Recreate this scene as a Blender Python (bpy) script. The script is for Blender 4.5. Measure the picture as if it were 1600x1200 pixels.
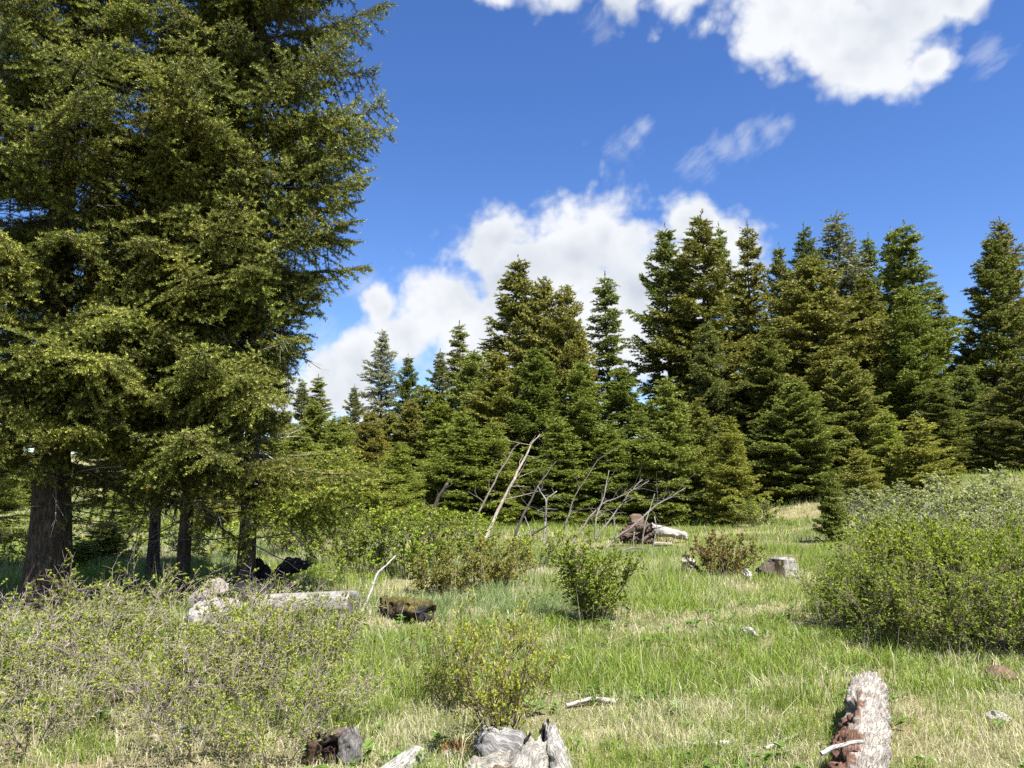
import bpy, math
import numpy as np

# ------------------------------------------------------------------ scene, camera, sky, sun, exposure
for o in list(bpy.data.objects):
    bpy.data.objects.remove(o)
sc = bpy.context.scene
COL = sc.collection
PI = math.pi
F = 1244.0                       # focal length in pixels of a 1600 pixel wide frame
CAM_Z = 1.6
PITCH = math.atan(148 / F)

cam_d = bpy.data.cameras.new('camera')
cam = bpy.data.objects.new('camera', cam_d)
COL.objects.link(cam)
cam.location = (0, 0, CAM_Z)
cam.rotation_euler = (PI / 2 + PITCH, 0, 0)
cam_d.sensor_width = 36.0
cam_d.lens = 36.0 * F / 1600
cam_d.clip_start = 0.05
cam_d.clip_end = 3000
sc.camera = cam

SUN_EL = math.radians(62)
SUN_AZ = math.radians(138)       # compass-like: 0 = +Y, clockwise; the sun stands high behind the camera's right shoulder
to_sun = np.array([math.cos(SUN_EL) * math.sin(SUN_AZ), math.cos(SUN_EL) * math.cos(SUN_AZ), math.sin(SUN_EL)])

sun_d = bpy.data.lights.new('sun', 'SUN')
sun_d.energy = 4.6
sun_d.angle = math.radians(0.5)
sun_d.color = (1.0, 0.955, 0.88)
sun = bpy.data.objects.new('sun', sun_d)
COL.objects.link(sun)
sun.rotation_euler = (PI / 2 - SUN_EL, 0, PI - SUN_AZ)
sun.location = (0, 0, 30)

sc.view_settings.view_transform = 'Standard'
sc.view_settings.look = 'None'
sc.view_settings.gamma = 1.0
sc.view_settings.use_curve_mapping = False
sc.view_settings.exposure = 1.85
sc.render.engine = 'CYCLES'
cy = sc.cycles
cy.max_bounces = 5
cy.diffuse_bounces = 3
cy.glossy_bounces = 1
cy.transmission_bounces = 3
cy.transparent_max_bounces = 4
cy.caustics_reflective = False
cy.caustics_refractive = False
cy.use_denoising = False
cy.use_adaptive_sampling = False
cy.sample_clamp_indirect = 6


def pdir(px, py):
    u, v = (px - 800) / F, (600 - py) / F
    c, s = math.cos(PITCH), math.sin(PITCH)
    d = np.array([u, c - v * s, s + v * c])
    return d / np.linalg.norm(d)


# ---- world: physical sky with procedural cumulus clouds in direction space
world = bpy.data.worlds.new('World')
sc.world = world
world.use_nodes = True
world.cycles.sampling_method = 'MANUAL'
world.cycles.sample_map_resolution = 256
wn = world.node_tree
wn.nodes.clear()


def nd(tree, t, **kw):
    n = tree.nodes.new(t)
    for k, v in kw.items():
        if k.startswith('i_'):
            n.inputs[int(k[2:])].default_value = v
        else:
            setattr(n, k, v)
    return n


def math_n(tree, op, a, b=None, c=None, clamp=False):
    n = tree.nodes.new('ShaderNodeMath')
    n.operation = op
    n.use_clamp = clamp
    for i, x in enumerate((a, b, c)):
        if x is None:
            continue
        if isinstance(x, (int, float)):
            n.inputs[i].default_value = x
        else:
            tree.links.new(x, n.inputs[i])
    return n.outputs[0]


BLOBS = [  # centre and radius in picture pixels, turned into directions on the sky
    (900, 410, 125), (800, 430, 115), (1095, 410, 100), (1000, 450, 120), (700, 480, 92), (780, 365, 58), (885, 352, 60),
    (950, 376, 50), (1135, 378, 58), (1090, 358, 52), (640, 520, 68), (600, 478, 34), (570, 560, 56), (505, 585, 52), (440, 620, 56), (480, 625, 60), (560, 610, 70), (760, 540, 120), (900, 530, 120), (1030, 540, 110),
    (1180, -40, 105), (1290, -10, 110), (1310, 40, 110), (1375, 70, 100), (1400, 118, 58), (1330, 100, 62), (1450, 104, 40), (1430, -10, 95), (1500, -5, 50),
    (1070, -35, 75), (970, -28, 68), (870, -30, 64), (1230, 10, 90), (780, -34, 46)]
WISPS = [(968, 244, 26), (990, 226, 26), (1012, 204, 22), (1095, 262, 34), (1130, 236, 36), (1165, 222, 34), (1205, 200, 30), (1545, 84, 40), (560, 450, 36),
         (930, 40, 34), (520, 540, 50), (1235, 192, 20)]

cf = bpy.data.node_groups.new('cloud_field', 'ShaderNodeTree')
cf.interface.new_socket('Vector', in_out='INPUT', socket_type='NodeSocketVector')
cf.interface.new_socket('Field', in_out='OUTPUT', socket_type='NodeSocketFloat')
cf.interface.new_socket('Wisp', in_out='OUTPUT', socket_type='NodeSocketFloat')
gi = cf.nodes.new('NodeGroupInput')
go = cf.nodes.new('NodeGroupOutput')


def blob_max(blobs, vec, k):
    acc = None
    for (px, py, r) in blobs:
        n = cf.nodes.new('ShaderNodeVectorMath')
        n.operation = 'DISTANCE'
        cf.links.new(vec, n.inputs[0])
        n.inputs[1].default_value = pdir(px, py)
        d0 = np.linalg.norm(pdir(px + r, py) - pdir(px, py)) * 0.5 + np.linalg.norm(pdir(px, py + r) - pdir(px, py)) * 0.5
        v = math_n(cf, 'MULTIPLY_ADD', n.outputs['Value'], -1.0 / d0, 1.0)
        v = math_n(cf, 'MAXIMUM', v, -3.0)
        if acc is None:
            acc = v
        else:
            acc = math_n(cf, 'SMOOTH_MAX', acc, v, k)
    return acc


# domain warp
warp = nd(cf, 'ShaderNodeTexNoise', noise_dimensions='3D')
warp.inputs['Scale'].default_value = 9.0
warp.inputs['Detail'].default_value = 3.0
cf.links.new(gi.outputs[0], warp.inputs['Vector'])
wv = cf.nodes.new('ShaderNodeVectorMath'); wv.operation = 'SUBTRACT'
cf.links.new(warp.outputs['Color'], wv.inputs[0]); wv.inputs[1].default_value = (.5, .5, .5)
ws = cf.nodes.new('ShaderNodeVectorMath'); ws.operation = 'SCALE'
cf.links.new(wv.outputs[0], ws.inputs[0]); ws.inputs['Scale'].default_value = 0.03
wa = cf.nodes.new('ShaderNodeVectorMath'); wa.operation = 'ADD'
cf.links.new(gi.outputs[0], wa.inputs[0]); cf.links.new(ws.outputs[0], wa.inputs[1])
vec = wa.outputs[0]
m = blob_max(BLOBS, vec, 0.28)
# the same kind of broken cumulus goes on over the rest of the sky
big = nd(cf, 'ShaderNodeTexNoise', noise_dimensions='3D')
big.inputs['Scale'].default_value = 3.1
big.inputs['Detail'].default_value = 2.0
cf.links.new(vec, big.inputs['Vector'])
gen = math_n(cf, 'MULTIPLY_ADD', big.outputs['Fac'], 7.0, -4.0)
dt = cf.nodes.new('ShaderNodeVectorMath'); dt.operation = 'DOT_PRODUCT'
cf.links.new(gi.outputs[0], dt.inputs[0]); dt.inputs[1].default_value = pdir(800, 420)
win = nd(cf, 'ShaderNodeMapRange', interpolation_type='SMOOTHSTEP')
cf.links.new(dt.outputs['Value'], win.inputs['Value'])
win.inputs['From Min'].default_value = 0.66; win.inputs['From Max'].default_value = 0.80
win.inputs['To Min'].default_value = 0.0; win.inputs['To Max'].default_value = -4.0
gen = math_n(cf, 'ADD', gen, win.outputs[0])
gen = math_n(cf, 'MAXIMUM', math_n(cf, 'MINIMUM', gen, 0.9), -1.2)
m = math_n(cf, 'MAXIMUM', m, gen)
n1 = nd(cf, 'ShaderNodeTexNoise', noise_dimensions='3D')
n1.inputs['Scale'].default_value = 17.0
n1.inputs['Detail'].default_value = 6.0
n1.inputs['Roughness'].default_value = 0.56
nof = cf.nodes.new('ShaderNodeVectorMath'); nof.operation = 'ADD'
cf.links.new(vec, nof.inputs[0]); nof.inputs[1].default_value = (3.71, 1.2, 0.44)
cf.links.new(nof.outputs[0], n1.inputs['Vector'])
nn = math_n(cf, 'MULTIPLY_ADD', n1.outputs['Fac'], 1.4, -0.73)
vo = nd(cf, 'ShaderNodeTexVoronoi', voronoi_dimensions='3D', feature='F1')
vo.inputs['Scale'].default_value = 19.0
vo.inputs['Detail'].default_value = 2.0
vo.inputs['Roughness'].default_value = 0.55
vo.inputs['Lacunarity'].default_value = 2.3
cf.links.new(vec, vo.inputs['Vector'])
nn = math_n(cf, 'ADD', nn, math_n(cf, 'MULTIPLY_ADD', vo.outputs['Distance'], -0.55, 0.56))
cf.links.new(math_n(cf, 'ADD', m, nn), go.inputs[0])
# thin torn wisps
mw = blob_max(WISPS, vec, 0.2)
mp = nd(cf, 'ShaderNodeMapping')
mp.vector_type = 'TEXTURE'
mp.inputs['Rotation'].default_value = (0, math.radians(-42), 0)
mp.inputs['Scale'].default_value = (1 / 14, 1 / 14, 1 / 38)
cf.links.new(vec, mp.inputs['Vector'])
n2 = nd(cf, 'ShaderNodeTexNoise', noise_dimensions='3D')
n2.inputs['Scale'].default_value = 1.6
n2.inputs['Detail'].default_value = 5.0
n2.inputs['Roughness'].default_value = 0.62
cf.links.new(mp.outputs[0], n2.inputs['Vector'])
nw = math_n(cf, 'MULTIPLY_ADD', n2.outputs['Fac'], 2.6, -1.42)
cf.links.new(math_n(cf, 'ADD', mw, nw), go.inputs[1])

tc = wn.nodes.new('ShaderNodeTexCoord')
g1 = wn.nodes.new('ShaderNodeGroup'); g1.node_tree = cf
wn.links.new(tc.outputs['Generated'], g1.inputs[0])
of = wn.nodes.new('ShaderNodeVectorMath'); of.operation = 'ADD'
wn.links.new(tc.outputs['Generated'], of.inputs[0]); of.inputs[1].default_value = (0.012, 0, 0.040)
la = nd(wn, 'ShaderNodeTexNoise'); lb = nd(wn, 'ShaderNodeTexNoise')
for q in (la, lb):
    q.inputs['Scale'].default_value = 9.0
    q.inputs['Detail'].default_value = 3.0
wn.links.new(tc.outputs['Generated'], la.inputs['Vector'])
wn.links.new(of.outputs[0], lb.inputs['Vector'])


def maprange(tree, v, a, b, c, d, smooth=True):
    n = tree.nodes.new('ShaderNodeMapRange')
    n.interpolation_type = 'SMOOTHSTEP' if smooth else 'LINEAR'
    tree.links.new(v, n.inputs['Value'])
    for k, x in zip(('From Min', 'From Max', 'To Min', 'To Max'), (a, b, c, d)):
        n.inputs[k].default_value = x
    return n.outputs[0]


dens = maprange(wn, g1.outputs[0], -0.10, 0.52, 0, 1)
wisp = maprange(wn, g1.outputs[1], -0.2, 1.2, 0, 0.36)
cover = math_n(wn, 'MAXIMUM', dens, wisp)
lit = math_n(wn, 'SUBTRACT', la.outputs['Fac'], lb.outputs['Fac'])
lit = math_n(wn, 'MULTIPLY_ADD', lit, 2.0, 0.80)
thick = maprange(wn, g1.outputs[0], 0.3, 1.5, 0, 0.46)
lit = math_n(wn, 'SUBTRACT', lit, thick, clamp=True)
cc = nd(wn, 'ShaderNodeMix', data_type='RGBA')
CLOUD = 1.0
cc.inputs[6].default_value = (2.95, 3.25, 3.75, 1)
cc.inputs[7].default_value = (4.7, 4.82, 5.0, 1)
wn.links.new(lit, cc.inputs[0])
sky = nd(wn, 'ShaderNodeTexSky', sky_type='NISHITA')
sky.sun_disc = False
sky.sun_elevation = SUN_EL
sky.sun_rotation = SUN_AZ
sky.altitude = 1300
sky.air_density = 1.0
sky.dust_density = 0.25
sky.ozone_density = 3.0
hs = nd(wn, 'ShaderNodeHueSaturation')
hs.inputs['Saturation'].default_value = 1.22
hs.inputs['Hue'].default_value = 0.512
hs.inputs['Value'].default_value = 1.0
wn.links.new(sky.outputs[0], hs.inputs['Color'])
mx = nd(wn, 'ShaderNodeMix', data_type='RGBA')
wn.links.new(cover, mx.inputs[0])
wn.links.new(hs.outputs[0], mx.inputs[6])
wn.links.new(cc.outputs[2], mx.inputs[7])
bg = wn.nodes.new('ShaderNodeBackground')
bg.inputs['Strength'].default_value = 0.056
wn.links.new(mx.outputs[2], bg.inputs['Color'])
wo = wn.nodes.new('ShaderNodeOutputWorld')
wn.links.new(bg.outputs[0], wo.inputs['Surface'])

# ------------------------------------------------------------------ helpers
rng = np.random.default_rng(11)


def ss(x):
    x = np.clip(x, 0, 1)
    return x * x * (3 - 2 * x)


def hash3(i, j, k):
    h = (i.astype(np.int64) * 374761393 + j.astype(np.int64) * 668265263 + k.astype(np.int64) * 2147483647) & 0x7fffffff
    h = ((h ^ (h >> 13)) * 1274126177) & 0x7fffffff
    return ((h ^ (h >> 16)) & 0xffff) / 65535.0


def vnoise(p):
    i = np.floor(p).astype(np.int64)
    f = p - i
    f = f * f * (3 - 2 * f)
    r = 0
    for a in (0, 1):
        for b in (0, 1):
            for c in (0, 1):
                w = (f[..., 0] if a else 1 - f[..., 0]) * (f[..., 1] if b else 1 - f[..., 1]) * (f[..., 2] if c else 1 - f[..., 2])
                r = r + w * hash3(i[..., 0] + a, i[..., 1] + b, i[..., 2] + c)
    return r


def fbm(p, n=4, g=0.5):
    r, a, t = 0, 1.0, 0
    for k in range(n):
        r = r + a * vnoise(p + 17.3 * k)
        t += a
        a *= g
        p = p * 2.03
    return r / t


def noise2(x, y, s, seed=0.0, n=3):
    return fbm(np.stack([np.asarray(x) / s, np.asarray(y) / s, np.zeros_like(np.asarray(x, dtype=float)) + seed], -1), n)


def ground(x, y):
    x = np.asarray(x, dtype=float)
    y = np.asarray(y, dtype=float)
    h = 1.75 * ss((x - 4.5) / 14) * ss((y - 10) / 20) + 0.10 * np.maximum(0, y - 44)
    h = h + 0.16 * (noise2(x, y, 3.2, 5.0) - 0.5) * ss((y - 1) / 4) + 0.05 * (noise2(x, y, 0.8, 9.0) - .5)
    h = h + 0.35 * ss((-x - 7) / 14) * ss((y - 12) / 16)
    return h


def gz(x, y):
    return float(ground(np.array([x]), np.array([y]))[0])


def pix(px, py, d):
    v = pdir(px, py)
    return np.array([v[0] / v[1] * d, d, CAM_Z + v[2] / v[1] * d])


def on_ground(px, d, dz=0.0):
    x = (px - 800) / F * d * 1.0
    # column px at distance d, corrected for the pitch of the camera at ground level
    for _ in range(3):
        z = gz(x, d)
        depth = d * math.cos(PITCH) + (z - CAM_Z) * math.sin(PITCH)
        x = (px - 800) / F * depth
    return np.array([x, d, gz(x, d) + dz])


def nrm(v):
    return v / np.maximum(np.linalg.norm(v, axis=-1, keepdims=True), 1e-9)


class Geo:
    def __init__(self):
        self.V, self.T, self.C, self.G, self.n = [], [], [], [], 0

    def add(self, V, T, C, G=None):
        V = np.asarray(V, dtype=np.float32).reshape(-1, 3)
        T = np.asarray(T, dtype=np.int64).reshape(-1, 3)
        C = np.asarray(C, dtype=np.float32)
        if C.ndim == 1:
            C = np.broadcast_to(C, (len(V), 3))
        if G is None:
            G = V
        self.V.append(V); self.T.append(T + self.n); self.C.append(C); self.G.append(np.asarray(G, dtype=np.float32))
        self.n += len(V)
        return self

    def mesh(self, name, mat, smooth=False):
        V = np.concatenate(self.V); T = np.concatenate(self.T); C = np.concatenate(self.C); G = np.concatenate(self.G)
        me = bpy.data.meshes.new(name)
        me.vertices.add(len(V)); me.loops.add(len(T) * 3); me.polygons.add(len(T))
        me.vertices.foreach_set('co', V.ravel())
        me.loops.foreach_set('vertex_index', T.ravel().astype(np.int32))
        me.polygons.foreach_set('loop_start', np.arange(0, len(T) * 3, 3, dtype=np.int32))
        me.polygons.foreach_set('use_smooth', np.full(len(T), smooth, dtype=bool))
        a = me.attributes.new('tint', 'FLOAT_COLOR', 'POINT')
        a.data.foreach_set('color', np.concatenate([C, np.ones((len(C), 1), np.float32)], 1).ravel())
        g = me.attributes.new('grain', 'FLOAT_VECTOR', 'POINT')
        g.data.foreach_set('vector', G.ravel())
        me.materials.append(mat)
        me.update()
        me.validate()
        return me


def link(name, data, parent=None, loc=None, rot=None, scale=None):
    o = bpy.data.objects.new(name, data)
    COL.objects.link(o)
    if parent is not None:
        o.parent = parent
    if loc is not None:
        o.location = [float(v) for v in loc]
    if rot is not None:
        o.rotation_euler = rot
    if scale is not None:
        o.scale = scale if hasattr(scale, '__len__') else (scale,) * 3
    return o


def tag(o, label=None, cat=None, group=None, kind=None):
    if label: o['label'] = label
    if cat: o['category'] = cat
    if group: o['group'] = group
    if kind: o['kind'] = kind
    return o


def sticks(P0, P1, r0, r1, sides=3):
    """straight tapered sticks, all at once"""
    P0, P1 = np.atleast_2d(P0), np.atleast_2d(P1)
    n = len(P0)
    D = nrm(P1 - P0)
    ref = np.where(np.abs(D[:, 2:3]) > 0.9, np.array([[1., 0, 0]]), np.array([[0, 0, 1.]]))
    A = nrm(np.cross(D, ref)); B = np.cross(D, A)
    th = np.arange(sides) * 2 * PI / sides
    ring = A[:, None] * np.cos(th)[None, :, None] + B[:, None] * np.sin(th)[None, :, None]
    r0 = np.broadcast_to(np.asarray(r0, float), (n,)); r1 = np.broadcast_to(np.asarray(r1, float), (n,))
    V = np.concatenate([P0[:, None] + ring * r0[:, None, None], P1[:, None] + ring * r1[:, None, None]], 1)
    t = []
    for k in range(sides):
        k2 = (k + 1) % sides
        t += [[k, k2, sides + k2], [k, sides + k2, sides + k]]
    T = (np.arange(n) * 2 * sides)[:, None, None] + np.array(t)[None]
    return V.reshape(-1, 3), T.reshape(-1, 3)


def needles(P, D, L, n, nl, nw, spread, col, r, colvar=0.18, hang=0.0, single=False, col2=None):
    """n flat needles (one triangle each) round every shoot (P, D, L)"""
    m = len(P)
    t = r.random((m, n))
    ref = np.where(np.abs(D[:, 2:3]) > 0.9, np.array([[1., 0, 0]]), np.array([[0, 0, 1.]]))
    A = nrm(np.cross(D, ref)); B = np.cross(D, A)
    ph = r.random((m, n)) * 2 * PI
    rad = A[:, None] * np.cos(ph)[..., None] + B[:, None] * np.sin(ph)[..., None]
    sp = spread * (0.75 + 0.5 * r.random((m, n, 1)))
    nd_ = nrm(D[:, None] * np.cos(sp) + rad * np.sin(sp) + np.array([0, 0, -hang]))
    base = P[:, None] + D[:, None] * (t * L[:, None])[..., None]
    ln = nl * (0.7 + 0.6 * r.random((m, n, 1)))
    side = nrm(np.cross(nd_, rad + .35 * r.normal(size=(m, n, 3)))) * nw * 0.5
    mid = base + nd_ * ln * 0.35
    if col2 is None:
        cc_ = np.broadcast_to(col[:, None], (m, n, 3))
    else:
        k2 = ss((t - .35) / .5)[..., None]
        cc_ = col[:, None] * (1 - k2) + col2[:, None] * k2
    if single:
        V = np.stack([base + side, base - side, base + nd_ * ln], 2)
        T = np.arange(m * n * 3).reshape(-1, 3)
        c = cc_[:, :, None] * (1 + colvar * (r.random((m, n, 1, 1)) * 2 - 1))
        return V.reshape(-1, 3), T, np.broadcast_to(c, (m, n, 3, 3)).reshape(-1, 3)
    V = np.stack([base + nd_ * ln * 0.1 - side * 0, mid + side, mid - side, base + nd_ * ln], 2)  # kite: 2 triangles
    k = m * n
    T = (np.arange(k) * 4)[:, None, None] + np.array([[0, 1, 2], [1, 3, 2]])[None]
    c = cc_[:, :, None] * (1 + colvar * (r.random((m, n, 1, 1)) * 2 - 1))
    C = np.broadcast_to(c, (m, n, 4, 3))
    return V.reshape(-1, 3), T.reshape(-1, 3), C.reshape(-1, 3)


# ------------------------------------------------------------------ materials
def new_mat(name):
    m_ = bpy.data.materials.new(name)
    m_.use_nodes = True
    m_.node_tree.nodes.clear()
    return m_, m_.node_tree


def foliage_mat(name, trans=0.3, var=0.3, rough=0.55, spec=0.25, warm=0.0):
    m_, t = new_mat(name)
    at = nd(t, 'ShaderNodeAttribute', attribute_name='tint')
    oi = t.nodes.new('ShaderNodeObjectInfo')
    h = nd(t, 'ShaderNodeHueSaturation')
    t.links.new(maprange(t, oi.outputs['Random'], 0, 1, 1 - var, 1 + var, False), h.inputs['Value'])
    rr = math_n(t, 'FRACT', math_n(t, 'MULTIPLY', oi.outputs['Random'], 7.31))
    t.links.new(maprange(t, rr, 0, 1, 0.5 - 0.008, 0.5 + 0.010, False), h.inputs['Hue'])
    t.links.new(at.outputs['Color'], h.inputs['Color'])
    mc = nd(t, 'ShaderNodeMix', data_type='RGBA', blend_type='MULTIPLY')
    mc.inputs[0].default_value = 1.0
    t.links.new(h.outputs[0], mc.inputs[6]); t.links.new(oi.outputs['Color'], mc.inputs[7])
    col = mc.outputs[2]
    p = t.nodes.new('ShaderNodeBsdfPrincipled')
    p.inputs['Roughness'].default_value = rough
    p.inputs['Specular IOR Level'].default_value = spec
    t.links.new(col, p.inputs['Base Color'])
    tr = t.nodes.new('ShaderNodeBsdfTranslucent')
    br = nd(t, 'ShaderNodeMix', data_type='RGBA', blend_type='MULTIPLY')
    br.inputs[0].default_value = 1.0
    br.inputs[7].default_value = (1.15, 1.25, 0.6, 1)
    t.links.new(col, br.inputs[6]); t.links.new(br.outputs[2], tr.inputs['Color'])
    ms = nd(t, 'ShaderNodeMixShader'); ms.inputs[0].default_value = trans
    t.links.new(p.outputs[0], ms.inputs[1]); t.links.new(tr.outputs[0], ms.inputs[2])
    o = t.nodes.new('ShaderNodeOutputMaterial')
    t.links.new(ms.outputs[0], o.inputs[0])
    return m_


def wood_mat(name, gain=1.0, fine=90.0, contrast=0.55, bump=0.6, streak=10.0, crack=0.5):
    """tint attribute x grain noise stretched along the piece (grain = across, across, along)"""
    m_, t = new_mat(name)
    at = nd(t, 'ShaderNodeAttribute', attribute_name='tint')
    ga = nd(t, 'ShaderNodeAttribute', attribute_name='grain')
    mp_ = nd(t, 'ShaderNodeMapping')
    mp_.inputs['Scale'].default_value = (1, 1, 1 / streak)
    t.links.new(ga.outputs['Vector'], mp_.inputs['Vector'])
    n1_ = nd(t, 'ShaderNodeTexNoise'); n1_.inputs['Scale'].default_value = fine; n1_.inputs['Detail'].default_value = 6; n1_.inputs['Roughness'].default_value = .7
    t.links.new(mp_.outputs[0], n1_.inputs['Vector'])
    n2_ = nd(t, 'ShaderNodeTexNoise'); n2_.inputs['Scale'].default_value = 9; n2_.inputs['Detail'].default_value = 5
    t.links.new(ga.outputs['Vector'], n2_.inputs['Vector'])
    a = maprange(t, n1_.outputs['Fac'], .3, .7, gain * (1 - contrast), gain * (1 + contrast * .5), False)
    b = maprange(t, n2_.outputs['Fac'], .3, .7, 0.72, 1.2, False)
    # drying cracks: dark narrow bands of the stretched noise
    ck = math_n(t, 'ABSOLUTE', math_n(t, 'SUBTRACT', n1_.outputs['Fac'], 0.47))
    ck = maprange(t, ck, 0.0, 0.018, 1 - crack, 1.0)
    f = math_n(t, 'MULTIPLY', math_n(t, 'MULTIPLY', a, b), ck)
    vm = t.nodes.new('ShaderNodeVectorMath'); vm.operation = 'SCALE'
    t.links.new(at.outputs['Color'], vm.inputs[0]); t.links.new(f, vm.inputs['Scale'])
    p = t.nodes.new('ShaderNodeBsdfPrincipled')
    p.inputs['Roughness'].default_value = 0.9
    p.inputs['Specular IOR Level'].default_value = 0.15
    t.links.new(vm.outputs[0], p.inputs['Base Color'])
    bp = t.nodes.new('ShaderNodeBump'); bp.inputs['Strength'].default_value = bump; bp.inputs['Distance'].default_value = 0.02
    t.links.new(math_n(t, 'MULTIPLY', n1_.outputs['Fac'], ck), bp.inputs['Height'])
    t.links.new(bp.outputs[0], p.inputs['Normal'])
    o = t.nodes.new('ShaderNodeOutputMaterial')
    t.links.new(p.outputs[0], o.inputs[0])
    return m_


M_NEEDLE = foliage_mat('fir_needles', trans=0.19, var=0.24)
M_FARNEEDLE = foliage_mat('fir_foliage', trans=0.25, var=0.14)
M_LEAF = foliage_mat('shrub_leaves', trans=0.38, var=0.10)
M_GRASS = foliage_mat('grass_blades', trans=0.38, var=0.0, rough=0.6)
M_BARK = wood_mat('bark', fine=34, contrast=.6, bump=1.0, streak=5, crack=.7)
M_TWIG = wood_mat('twig_bark', fine=60, contrast=.4, bump=.2, streak=4, crack=.0)
M_WOOD = wood_mat('weathered_wood', gain=.72, fine=60, contrast=.34, bump=.9, streak=9, crack=.6)
M_ROCK = wood_mat('rock', fine=30, contrast=.4, bump=.8, streak=1, crack=.3)

# ground
M_GROUND, gt = new_mat('meadow_soil')
geo_n = gt.nodes.new('ShaderNodeNewGeometry')
na = nd(gt, 'ShaderNodeTexNoise'); na.inputs['Scale'].default_value = 0.55; na.inputs['Detail'].default_value = 5
nb = nd(gt, 'ShaderNodeTexNoise'); nb.inputs['Scale'].default_value = 22; nb.inputs['Detail'].default_value = 8; nb.inputs['Roughness'].default_value = .75
nc = nd(gt, 'ShaderNodeTexNoise'); nc.inputs['Scale'].default_value = 90; nc.inputs['Detail'].default_value = 6
for q in (na, nb, nc):
    gt.links.new(geo_n.outputs['Position'], q.inputs['Vector'])
m1 = nd(gt, 'ShaderNodeMix', data_type='RGBA')
m1.inputs[6].default_value = (0.115, 0.135, 0.042, 1); m1.inputs[7].default_value = (0.30, 0.25, 0.145, 1)
gt.links.new(maprange(gt, math_n(gt, 'MULTIPLY_ADD', nb.outputs['Fac'], .6, na.outputs['Fac']), .70, .95, 0, 1), m1.inputs[0])
m2 = nd(gt, 'ShaderNodeMix', data_type='RGBA')
m2.inputs[7].default_value = (0.075, 0.055, 0.036, 1)
gt.links.new(m1.outputs[2], m2.inputs[6])
gt.links.new(maprange(gt, nc.outputs['Fac'], .50, .64, 0, .8), m2.inputs[0])
pg = gt.nodes.new('ShaderNodeBsdfPrincipled'); pg.inputs['Roughness'].default_value = .95; pg.inputs['Specular IOR Level'].default_value = .1
gt.links.new(m2.outputs[2], pg.inputs['Base Color'])
gb = gt.nodes.new('ShaderNodeBump'); gb.inputs['Strength'].default_value = .9; gb.inputs['Distance'].default_value = .04
gt.links.new(math_n(gt, 'ADD', nb.outputs['Fac'], nc.outputs['Fac']), gb.inputs['Height']); gt.links.new(gb.outputs[0], pg.inputs['Normal'])
g_out = gt.nodes.new('ShaderNodeOutputMaterial'); gt.links.new(pg.outputs[0], g_out.inputs[0])

# ------------------------------------------------------------------ the ground sheet
xs = np.concatenate([np.linspace(-900, -60, 14)[:-1], np.linspace(-60, -14, 40)[:-1], np.linspace(-14, 14, 101)[:-1], np.linspace(14, 60, 40)[:-1], np.linspace(60, 900, 14)])
ys = np.concatenate([np.linspace(-400, -10, 10)[:-1], np.linspace(-10, 22, 121)[:-1], np.linspace(22, 80, 60)[:-1], np.linspace(80, 1500, 16)])
X, Y = np.meshgrid(xs, ys)
Z = ground(X, np.minimum(Y, 110)) + 0.0
Vg = np.stack([X, Y, Z], -1).reshape(-1, 3)
ny, nx = X.shape
i0 = (np.arange(ny - 1)[:, None] * nx + np.arange(nx - 1)[None]).ravel()
Tg = np.concatenate([np.stack([i0, i0 + 1, i0 + nx + 1], 1), np.stack([i0, i0 + nx + 1, i0 + nx], 1)])
g = Geo().add(Vg, Tg, np.array([.2, .2, .1]))
gr = link('ground', g.mesh('ground', M_GROUND, True))
tag(gr, kind='structure')


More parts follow.
